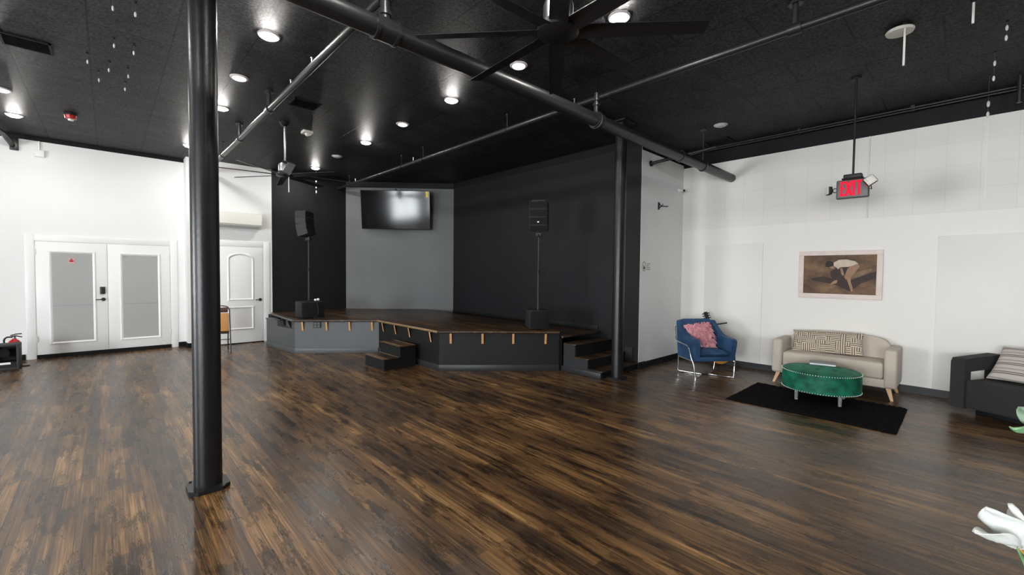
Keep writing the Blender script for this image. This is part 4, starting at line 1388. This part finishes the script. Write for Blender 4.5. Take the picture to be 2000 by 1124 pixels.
ot = thing('ottoman', 'round emerald green velvet ottoman with nail trim on the black rug', 'ottoman', (6.63, 1.235, 0.028))
R_ = 0.415
zt, zb_ = 0.395, 0.135
obj('drum', lathe(B(), [(0.0, zb_), (R_ - 0.02, zb_), (R_, zb_ + 0.015), (R_ + 0.003, (zb_ + zt) / 2), (R_, zt - 0.025), (R_ - 0.012, zt - 0.012)], seg=72), 'green_velvet', ot)
tp = B()
nr, ns = 14, 72
rows = []
btn = [(0, 0)] + [(0.19 * math.cos(k * PI / 3), 0.19 * math.sin(k * PI / 3)) for k in range(6)]
for i in range(nr + 1):
    rr = (R_ - 0.004) * i / nr
    row = []
    for k in range(ns if i else 1):
        a = 2 * PI * k / ns
        x, y = rr * math.cos(a), rr * math.sin(a)
        q = i / nr
        z = zt - 0.016 + 0.040 * (1 - q ** 3)
        for bx_, by_ in btn:
            z -= 0.018 * math.exp(-((x - bx_) ** 2 + (y - by_) ** 2) / 0.0011)
        row.append(tp.verts.new((x, y, z)))
    rows.append(row)
for i in range(nr):
    for k in range(ns):
        k2 = (k + 1) % ns
        if i == 0:
            tp.faces.new((rows[0][0], rows[1][k], rows[1][k2]))
        else:
            tp.faces.new((rows[i][k], rows[i + 1][k], rows[i + 1][k2], rows[i][k2]))
top = obj('tufted_top', tp, 'green_velvet', ot)
bt = B()
for x, y in btn:
    sph(bt, (x, y, zt + 0.010), 0.012, (1, 1, 0.5), 10, 6)
obj('buttons', bt, 'green_velvet', top)
for nm, z in (('upper_nail_trim', zt - 0.024), ('lower_nail_trim', zb_ + 0.014)):
    nb = B()
    for k in range(96):
        a = 2 * PI * k / 96
        sph(nb, ((R_ + 0.003) * math.cos(a), (R_ + 0.003) * math.sin(a), z), 0.0062, (1, 1, 1), 6, 4)
    obj(nm, nb, 'nail', ot)
for a in (0.18, 0.68, 1.18, 1.68):
    ang = PI * a + 0.30
    x, y = 0.315 * math.cos(ang), 0.315 * math.sin(ang)
    obj('leg', cyl(B(), (x, y, 0.002), (x, y, zb_ + 0.002), 0.019, 18, 0.022), 'acrylic', ot)

bk_ = thing('book', 'grey covered book lying flat on the green ottoman', 'book', (6.80, 1.25, 0.450), math.radians(12))
obj('pages', bxx(B(), -0.098, 0.095, -0.135, 0.138, 0.004, 0.022), 'paper', bk_)
cvb = B()
bxx(cvb, -0.10, 0.10, -0.14, 0.14, 0.0005, 0.004)
bxx(cvb, -0.10, 0.10, -0.14, 0.14, 0.022, 0.0255)
bxx(cvb, 0.096, 0.10, -0.14, 0.14, 0.002, 0.024)
obj('cover', cvb, 'book', bk_)

# ------------------------------------------------------------------ blue armchair
ang = math.atan2(-0.80, -0.60)
ch = thing('armchair', 'blue velvet armchair with chrome frame in the corner', 'armchair', (6.98, 2.82, 0), ang)
# local: +x forward, y left
obj('seat_base', rb(B(), -0.27, 0.24, -0.245, 0.245, 0.265, 0.335, 0.012, 2), 'blue_velvet', ch)
sc_ = B()
nx, ny = 16, 14
g_ = {}
for i in range(nx + 1):
    for j in range(ny + 1):
        u, v = 2 * i / nx - 1, 2 * j / ny - 1
        e = max(0, 1 - abs(u) ** 6) ** 0.5 * max(0, 1 - abs(v) ** 6) ** 0.5
        for s in (1, -1):
            if s < 0 and (i in (0, nx) or j in (0, ny)):
                g_[(s, i, j)] = g_[(1, i, j)]
            else:
                cr = 0.02 * (1 - v * v) * (1 - u * u)
                g_[(s, i, j)] = sc_.verts.new((u * 0.27 - 0.01, v * 0.243, 0.382 + s * 0.045 * e + (cr if s > 0 else 0)))
for s in (1, -1):
    for i in range(nx):
        for j in range(ny):
            q = [g_[(s, i, j)], g_[(s, i + 1, j)], g_[(s, i + 1, j + 1)], g_[(s, i, j + 1)]]
            sc_.faces.new(q if s > 0 else q[::-1])
obj('seat_cushion', sc_, 'blue_velvet', ch)
bkb = B()
prism(bkb, [(-0.28, 0.0), (0.28, 0.0), (0.275, 0.50), (0.255, 0.57), (0.225, 0.59), (-0.225, 0.59), (-0.255, 0.57), (-0.275, 0.50)], -0.05, 0.05, 'x')
bev(bkb, 0.025, 3, 50)
bmesh.ops.transform(bkb, matrix=Matrix.Translation((-0.245, 0, 0.29)) @ Matrix.Rotation(math.radians(-13), 4, 'Y'), verts=bkb.verts[:])
obj('backrest', bkb, 'blue_velvet', ch)
tf = B()
for y in (-0.14, -0.02, 0.10):
    pass
for s in (1, -1):
    ab = B()
    y0, y1 = (0.245, 0.325) if s > 0 else (-0.325, -0.245)
    prism(ab, [(-0.30, 0.27), (0.235, 0.27)] + [(v.x, v.y) for v in catmull([(0.27, 0.52, 0), (0.265, 0.58, 0), (0.22, 0.608, 0), (0.10, 0.618, 0), (-0.06, 0.655, 0), (-0.20, 0.755, 0), (-0.30, 0.84, 0), (-0.345, 0.85, 0), (-0.37, 0.82, 0)], 4)], y0, y1, 'y')
    bev(ab, 0.02, 3, 45)
    # flare outwards towards the front top
    for v in ab.verts:
        v.co.y += s * 0.025 * max(0, (v.co.z - 0.3) / 0.35) * max(0, min(1, (v.co.x + 0.2) / 0.4))
    obj('armrest', ab, 'blue_velvet', ch)
for s in (1, -1):
    fb = B()
    y = 0.345 * s
    tube(fb, [(-0.40, y * 0.95, 0.76), (-0.36, y, 0.62), (-0.30, y, 0.52), (-0.05, y * 1.06, 0.50), (0.12, y * 1.08, 0.475), (0.19, y * 1.06, 0.33), (0.225, y * 0.98, 0.20), (0.24, y * 0.92, 0.012)], 0.010, 10, sm=5)
    tube(fb, [(0.24, y * 0.92, 0.012), (0.10, y * 0.45, 0.012), (-0.02, 0.06 * s, 0.012)], 0.010, 10)
    tube(fb, [(-0.02, 0.06 * s, 0.012), (-0.14, y * 0.5, 0.012), (-0.29, y * 0.90, 0.012), (-0.30, y * 0.92, 0.03), (-0.27, y * 0.95, 0.262)], 0.010, 10)
    tube(fb, [(0.205, y * 0.98, 0.262), (-0.27, y * 0.95, 0.262)], 0.009, 10)
    obj('chrome_frame', fb, 'chrome', ch)
obj('cross_bar', tube(B(), [(-0.02, 0.065, 0.012), (-0.02, -0.065, 0.012)], 0.010, 10), 'chrome', ch)

pk = thing('shaggy_pillow', 'fluffy pink petal pillow leaning on the blue armchair', 'pillow', (0, 0, 0))
PO = Vector((-0.04, -0.035, 0.430))
pk.location = Vector((6.98, 2.82, 0)) + Vector((math.cos(ang) * PO.x - math.sin(ang) * PO.y, math.sin(ang) * PO.x + math.cos(ang) * PO.y, PO.z))
pk.rotation_euler = (math.radians(5), math.radians(-20), ang)
obj('cover', pillow(B(), 0.43, 0.40, 0.12, 16, 16), 'pink', pk)
random.seed(5)
fr = B()
for k in range(1150):
    u, v = random.uniform(-1, 1), random.uniform(-1, 1)
    e = max(0, (1 - abs(u) ** 2.4)) ** 0.5 * max(0, (1 - abs(v) ** 2.4)) ** 0.5
    s = 1 if random.random() < 0.8 else -1
    p = Vector((s * 0.06 * e, u * 0.215, v * 0.20 + 0.20))
    nrm = Vector((s * (0.6 + e), u * 0.9 * (1 - e) + random.uniform(-.5, .5), v * 0.9 * (1 - e) + random.uniform(-.6, .4))).normalized()
    side = nrm.cross(Vector((random.uniform(-1, 1), random.uniform(-1, 1), random.uniform(-1, 1)))).normalized()
    L_ = random.uniform(0.025, 0.048)
    wd = random.uniform(0.005, 0.009)
    curl = Vector((0, random.uniform(-.02, .02), -0.018 - random.random() * 0.012))
    pts = [p, p + nrm * L_ * 0.6, p + nrm * L_ * 0.85 + curl]
    prev = None
    for q, w_ in zip(pts, (wd, wd * 1.2, wd * 0.5)):
        row = (fr.verts.new(q - side * w_), fr.verts.new(q + side * w_))
        if prev:
            fr.faces.new((prev[0], prev[1], row[1], row[0]))
        prev = row
fo = obj('petal_fringe', fr, 'pink', pk)
fo['kind'] = 'stuff'

# guitar on a stand behind the armchair
gt = thing('guitar', 'honey coloured acoustic guitar standing half hidden behind the blue armchair', 'guitar', (7.665, 2.84, 0.075), math.atan2(-0.73, -0.68) + 0.25)
gt.rotation_euler.y = math.radians(-19)
gt.rotation_euler.x = math.radians(8)
gp = []
for i in range(48):
    a = 2 * PI * i / 48
    z = 0.24 - 0.24 * math.cos(a)
    tt = z / 0.48
    if tt < 0.31:
        hw = 0.19 * max(0.0, 1 - ((0.31 - tt) / 0.31) ** 2.2) ** 0.5
    else:
        hw = 0.19 - 0.065 * max(0.0, math.sin(PI * (tt - 0.31) / 0.69)) ** 1.2 - 0.05 * (tt - 0.31)
    if tt > 0.9:
        hw *= max(0.0, (1 - ((tt - 0.9) / 0.1) ** 2)) ** 0.5
    gp.append((math.copysign(hw, math.sin(a)) if abs(math.sin(a)) > 1e-6 else 0.0, z))
gb = B()
prism(gb, gp, -0.05, 0.05, 'x', mi=1)
for f in gb.faces:
    f.material_index = 0 if f.calc_center_median().x > 0.049 else 1
obj('body', gb, ['guitar', 'guitar_side'], gt)
obj('sound_hole', cyl(B(), (0.0505, 0, 0.31), (0.052, 0, 0.31), 0.048, 28), 'ebony', gt)
obj('bridge', bxx(B(), 0.05, 0.06, -0.07, 0.07, 0.135, 0.165), 'ebony', gt)
nk = B()
bxx(nk, 0.03, 0.058, -0.026, 0.026, 0.40, 0.79)
obj('neck', nk, 'ebony', gt)
hd = B()
bxx(hd, 0.022, 0.042, -0.036, 0.036, 0.79, 0.93)
hdo = obj('headstock', hd, 'ebony', gt, bevel=0.006)
pg = B()
for z in (0.82, 0.86, 0.90):
    for s in (1, -1):
        cyl(pg, (0.03, s * 0.03, z), (0.03, s * 0.06, z), 0.008, 8)
        sph(pg, (0.03, s * 0.065, z), 0.013, (0.5, 1, 1), 8, 6)
obj('tuning_pegs', pg, 'ebony', hdo)
gs = thing('guitar_stand', 'black folding stand holding the guitar behind the blue armchair', 'stand', (7.665, 2.84, 0), math.atan2(-0.73, -0.68) + 0.25)
sb = B()
for s in (1, -1):
    tube(sb, [(0.18, 0.2 * s, 0.01), (0.0, 0.09 * s, 0.07), (0.0, 0.08 * s, 0.09)], 0.009, 8)
tube(sb, [(0.0, 0.12, 0.062), (0.0, -0.12, 0.062)], 0.009, 8)
tube(sb, [(-0.02, 0, 0.06), (-0.13, 0, 0.35), (-0.22, 0, 0.74)], 0.010, 8)
tube(sb, [(-0.12, 0, 0.3), (-0.24, 0.0, 0.01)], 0.009, 8)
obj('legs_frame', sb, 'cable', gs)
yk = B()
tube(yk, [(-0.22, 0, 0.73), (-0.20, -0.06, 0.74), (-0.15, -0.10, 0.745)], 0.010, 8)
tube(yk, [(-0.22, 0, 0.73), (-0.20, 0.06, 0.74), (-0.15, 0.20, 0.765), (-0.14, 0.22, 0.77)], 0.012, 8)
obj('neck_yoke', yk, 'cable', gs)

# ------------------------------------------------------------------ charcoal armchair at the right edge
bc = thing('armchair', 'charcoal block armchair with cut-out arm at the right edge', 'armchair', (7.32, -0.03, 0), math.atan2(0.43, -0.9))
# local: +x forward (into the room), +y is the chair's right side as seen from the front... arm at y<0 side runs to the back
# in this frame the corner nearest the sofa is the origin, the chair extends to -x and +y is mirrored below
AY = 1
def by_(y):
    return y
arm = B()
prism(arm, [(0.0, 0.06), (0.0, 0.60), (-0.03, 0.645), (-0.72, 0.665), (-0.74, 0.06), (-0.67, 0.06), (-0.67, 0.50), (-0.12, 0.49), (-0.12, 0.06)], -0.13, 0.0, 'y')
bev(arm, 0.02, 3, 40)
obj('armrest', arm, 'charcoal', bc)
seat = B()
rb(seat, -0.67, -0.012, 0.003, 0.66, 0.07, 0.40, 0.025, 3)
obj('seat', seat, 'charcoal', bc)
bkk = B()
rb(bkk, -0.75, -0.672, 0.003, 0.66, 0.07, 0.67, 0.03, 3)
obj('backrest', bkk, 'charcoal', bc)
arm2 = B()
prism(arm2, [(0.0, 0.06), (0.0, 0.60), (-0.03, 0.645), (-0.72, 0.665), (-0.74, 0.06), (-0.67, 0.06), (-0.67, 0.50), (-0.12, 0.49), (-0.12, 0.06)], 0.665, 0.795, 'y')
bev(arm2, 0.02, 3, 40)
obj('armrest', arm2, 'charcoal', bc)
obj('plinth', rb(B(), -0.60, -0.10, 0.06, 0.60, 0.001, 0.07, 0.01, 2), 'black_trim', bc)
spw = tag(obj('cushion', pillow(B(), 0.50, 0.48, 0.15, 18, 18), 'stripe'), 'grey striped cushion on the charcoal armchair', 'cushion')
cy_ = Vector((0.431, 0.902, 0))
cz_ = Vector((0.902 * 0.66, -0.431 * 0.66, 0.75)).normalized()
cx_ = cy_.cross(cz_)
spw.location = (7.405, -0.43, 0.425)
spw.rotation_euler = Matrix((cx_, cy_, cz_)).transposed().to_euler()

# ------------------------------------------------------------------ left corner items
cs = thing('equipment_case', 'dark open fronted equipment box by the left wall', 'box', (-1.165, 10.62, 0), 0)
cb = B()
w2, h2_, d2 = 0.125, 0.40, 0.30
for a, b, c, d in ((-w2 - 0.1, -w2 - 0.07, 0, h2_), (w2 - 0.03, w2, 0, h2_), (-w2 - 0.07, w2 - 0.03, 0, 0.03), (-w2 - 0.07, w2 - 0.03, h2_ - 0.03, h2_)):
    bxx(cb, a, b, -d2, 0, c, d)
obj('shell', cb, 'cab_grey', cs, bevel=0.004)
obj('back_panel', bxx(B(), -w2 - 0.07, w2 - 0.03, -0.05, -0.005, 0.03, h2_ - 0.03), 'plastic', cs)
drv = B()
cyl(drv, (-0.05, -0.22, 0.26), (-0.05, -0.05, 0.26), 0.07, 24, 0.03)
obj('cone', drv, 'grille', cs)
obj('shelf_front', bxx(B(), -w2 - 0.07, w2 - 0.03, -d2 + 0.02, -0.05, 0.03, 0.12), 'plastic', cs)
obj('label', bxx(B(), -0.12, 0.03, -d2 + 0.016, -d2 + 0.02, 0.085, 0.118), 'label_white', cs)
fe = thing('fire_extinguisher', 'red fire extinguisher standing behind the dark box at far left', 'fire extinguisher', (-1.14, 10.82, 0))
obj('cylinder', lathe(B(), [(0.0, 0.001), (0.065, 0.001), (0.072, 0.015), (0.072, 0.36), (0.06, 0.40), (0.03, 0.425), (0.022, 0.44), (0.0, 0.44)], seg=32), 'red', fe)
vb = B()
cyl(vb, (0, 0, 0.435), (0, 0, 0.475), 0.02, 16)
obj('valve', vb, 'steel', fe)
hb = B()
tube(hb, [(-0.03, -0.01, 0.475), (0.02, -0.015, 0.485), (0.09, -0.02, 0.46)], 0.009, 8)
tube(hb, [(-0.04, -0.01, 0.492), (0.02, -0.015, 0.512), (0.085, -0.02, 0.515)], 0.009, 8)
obj('handle', hb, 'plastic', fe)
obj('hose', tube(B(), [(-0.02, -0.02, 0.465), (-0.07, -0.03, 0.47), (-0.105, -0.04, 0.43), (-0.10, -0.045, 0.33), (-0.085, -0.045, 0.2)], 0.012, 10, sm=5), 'plastic', fe)
obj('label', lathe(B(), [(0.0735, 0.12), (0.0735, 0.31)], seg=32), 'label_white', fe)
fcb = thing('floor_cable', 'thin black cable end on the floor beside the red extinguisher', 'cable', (-1.0, 10.6, 0))
obj('cord', tube(B(), [(-0.08, 0.02, 0.006), (0.0, 0.0, 0.006), (0.05, -0.02, 0.008), (0.02, -0.07, 0.006), (-0.06, -0.04, 0.006)], 0.005, 8, sm=5), 'cable', fcb)

# folding chair behind the foreground column
fc = thing('folding_chair', 'tan and brown folding chair standing behind the foreground column', 'chair', (1.575, 10.12, 0), math.radians(-8))
for s in (1, -1):
    fl = B()
    x = 0.205 * s
    tube(fl, [(x, -0.16, 0.002), (x * 0.98, -0.02, 0.45), (x * 0.95, 0.07, 0.74)], 0.011, 10)
    obj('front_leg', fl, 'brown_metal', fc)
    rl = B()
    tube(rl, [(x * 0.82, 0.16, 0.002), (x * 0.82, 0.02, 0.42)], 0.011, 10)
    obj('rear_leg', rl, 'brown_metal', fc)
hoop = B()
tube(hoop, [(-0.195, 0.07, 0.74), (-0.19, 0.09, 0.82), (-0.15, 0.10, 0.88), (0, 0.105, 0.90), (0.15, 0.10, 0.88), (0.19, 0.09, 0.82), (0.195, 0.07, 0.74)], 0.011, 10, sm=5)
obj('top_rail', hoop, 'brown_metal', fc)
bp_ = B()
box(bp_, (0, 0.075, 0.815), (0.34, 0.022, 0.10), rx=math.radians(-12))
obj('backrest', bp_, 'brown_metal', fc, bevel=0.008)
sp_ = B()
box(sp_, (0, -0.005, 0.575), (0.36, 0.045, 0.37), rx=math.radians(-14))
obj('seat', sp_, 'tan_pad', fc, bevel=0.018, seg=3)
su = B()
box(su, (0, 0.0, 0.375), (0.37, 0.05, 0.06), rx=math.radians(-14))
obj('seat_hinge', su, 'brown_metal', fc, bevel=0.008)
cr = B()
cyl(cr, (-0.2, -0.085, 0.24), (0.2, -0.085, 0.24), 0.008, 10)
cyl(cr, (-0.165, 0.125, 0.11), (0.165, 0.125, 0.11), 0.008, 10)
obj('cross_brace', cr, 'brown_metal', fc)

# ------------------------------------------------------------------ flowers at the right edge
def petal_mesh(length, width, cup, bend, seed, thick=0.0012):
    """one petal along +x, cupped across y, curling up in z"""
    bm = B()
    n, m_ = 12, 8
    rows = []
    rnd = random.Random(seed)
    for i in range(n + 1):
        t = i / n
        wdt = width * (math.sin(PI * min(1, t * 0.95 + 0.05)) ** 0.75)
        row = []
        for j in range(m_ + 1):
            v = 2 * j / m_ - 1
            z = cup * (v * v) * math.sin(PI * t) + bend * t * t + 0.004 * math.sin(9 * t + 3 * v + seed)
            row.append(bm.verts.new((length * t, v * wdt / 2, z)))
        rows.append(row)
    for a, b in zip(rows, rows[1:]):
        for j in range(m_):
            bm.faces.new((a[j], a[j + 1], b[j + 1], b[j]))
    return bm
def orient(bm, d, roll=0.0, origin=(0, 0, 0)):
    d = Vector(d).normalized()
    q = d.to_track_quat('X', 'Z').to_matrix().to_4x4()
    bmesh.ops.transform(bm, matrix=Matrix.Translation(origin) @ q @ Matrix.Rotation(roll, 4, 'X'), verts=bm.verts[:])
    return bm
def solid(o, t=0.0015):
    md = o.modifiers.new('thickness', 'SOLIDIFY')
    md.thickness = t
    return o
fl0 = Vector((1.262, -0.085, 1.085))            # flower heart, just beyond the right edge
lily = thing('lily', 'white silk lily with open petals at the lower right edge', 'flower', fl0)
rightv, upv, fwv = rt, up, fw
def cdir(a, b, c):
    return rightv * a + upv * b + fwv * c
for k, (d_, L_, W_, cup, bend, ro) in enumerate((((-1.0, 0.30, 0.0), 0.086, 0.056, 0.012, 0.006, 0.35), ((-0.62, 0.78, 0.10), 0.084, 0.066, 0.014, 0.008, 0.7), ((-0.10, 1.0, 0.2), 0.078, 0.062, 0.014, 0.008, 0.8),
                                                ((0.7, 0.5, -0.3), 0.08, 0.048, 0.012, 0.008, 0.5), ((0.6, -0.4, 0.3), 0.08, 0.048, 0.012, 0.008, 0.5))):
    pm = orient(petal_mesh(L_, W_, cup, bend, k), cdir(*d_), ro)
    solid(obj('petal', pm, 'petal', lily))
stb = B()
for k in range(5):
    dv = cdir(-0.15 + 0.12 * k, -0.25 + 0.05 * (k % 2), -0.6)
    tube(stb, [(0, 0, 0), dv * 0.03, dv * 0.045], 0.0012, 6)
    sph(stb, dv * 0.047, 0.005, (1, 1, 1.6), 8, 6)
obj('stamens', stb, 'stamen', lily)
obj('stem', tube(B(), [(0, 0, 0), (0.02, -0.02, -0.06), (0.075, -0.055, -0.16), (0.088, -0.065, -0.235)], 0.003, 8, sm=5), 'leaf', lily)
lv0 = Vector((1.285, -0.100, 1.325)) + rt * 0.024 - up * 0.018
sprig = thing('leaf_sprig', 'pale green silk leaf sprig at the right edge below the cushion', 'leaves', lv0)
for k, (d_, L_, W_, ro, m_, of) in enumerate((((-1.0, 0.06, 0.0), 0.066, 0.027, 0.9, 'leaf', (0, 0, 0)), ((-0.72, 0.62, 0.1), 0.060, 0.036, 1.1, 'leaf_grey', (0.0, 0.0, 0.004)), ((0.5, 0.8, 0), 0.06, 0.034, 0.8, 'leaf_grey', (0, 0, 0)), ((0.9, -0.1, 0.2), 0.06, 0.03, 0.7, 'leaf', (0, 0, 0)))):
    lm = orient(petal_mesh(L_, W_, 0.004, 0.003, k + 20), cdir(*d_), ro, of)
    solid(obj('leaf', lm, m_, sprig))
bdb = B()
sph(bdb, cdir(-0.035, 0.042, -0.005), 0.0055)
sph(bdb, cdir(-0.024, 0.052, -0.003), 0.005, (1, 1, 1.4))
obj('buds', bdb, 'petal', sprig)
obj('stem', tube(B(), [(0, 0, 0), (0.02, 0.0, -0.08), (0.06, 0.01, -0.22), (0.066, -0.015, -0.41)], 0.003, 8, sm=5), 'leaf', sprig)
vs_ = thing('vase', 'white vase holding the lily just outside the right edge', 'vase', (1.352, -0.15, 0.745))
obj('body', lathe(B(), [(0.0, 0.001), (0.05, 0.001), (0.062, 0.04), (0.055, 0.10), (0.032, 0.135), (0.036, 0.15), (0.030, 0.15), (0.026, 0.135), (0.0, 0.03)], seg=32), 'white_plastic', vs_)
tb_ = thing('side_table', 'small round dark table under the vase, outside the view', 'table', (1.41, -0.21, 0))
obj('table_top', lathe(B(), [(0.0, 0.72), (0.19, 0.72), (0.195, 0.732), (0.19, 0.744), (0.0, 0.744)], seg=40), 'ebony', tb_)
obj('pedestal', cyl(B(), (0, 0, 0.02), (0, 0, 0.72), 0.025, 18), 'black_metal', tb_)
obj('foot', lathe(B(), [(0.0, 0.001), (0.16, 0.001), (0.16, 0.012), (0.03, 0.03), (0.0, 0.03)], seg=36), 'black_metal', tb_)
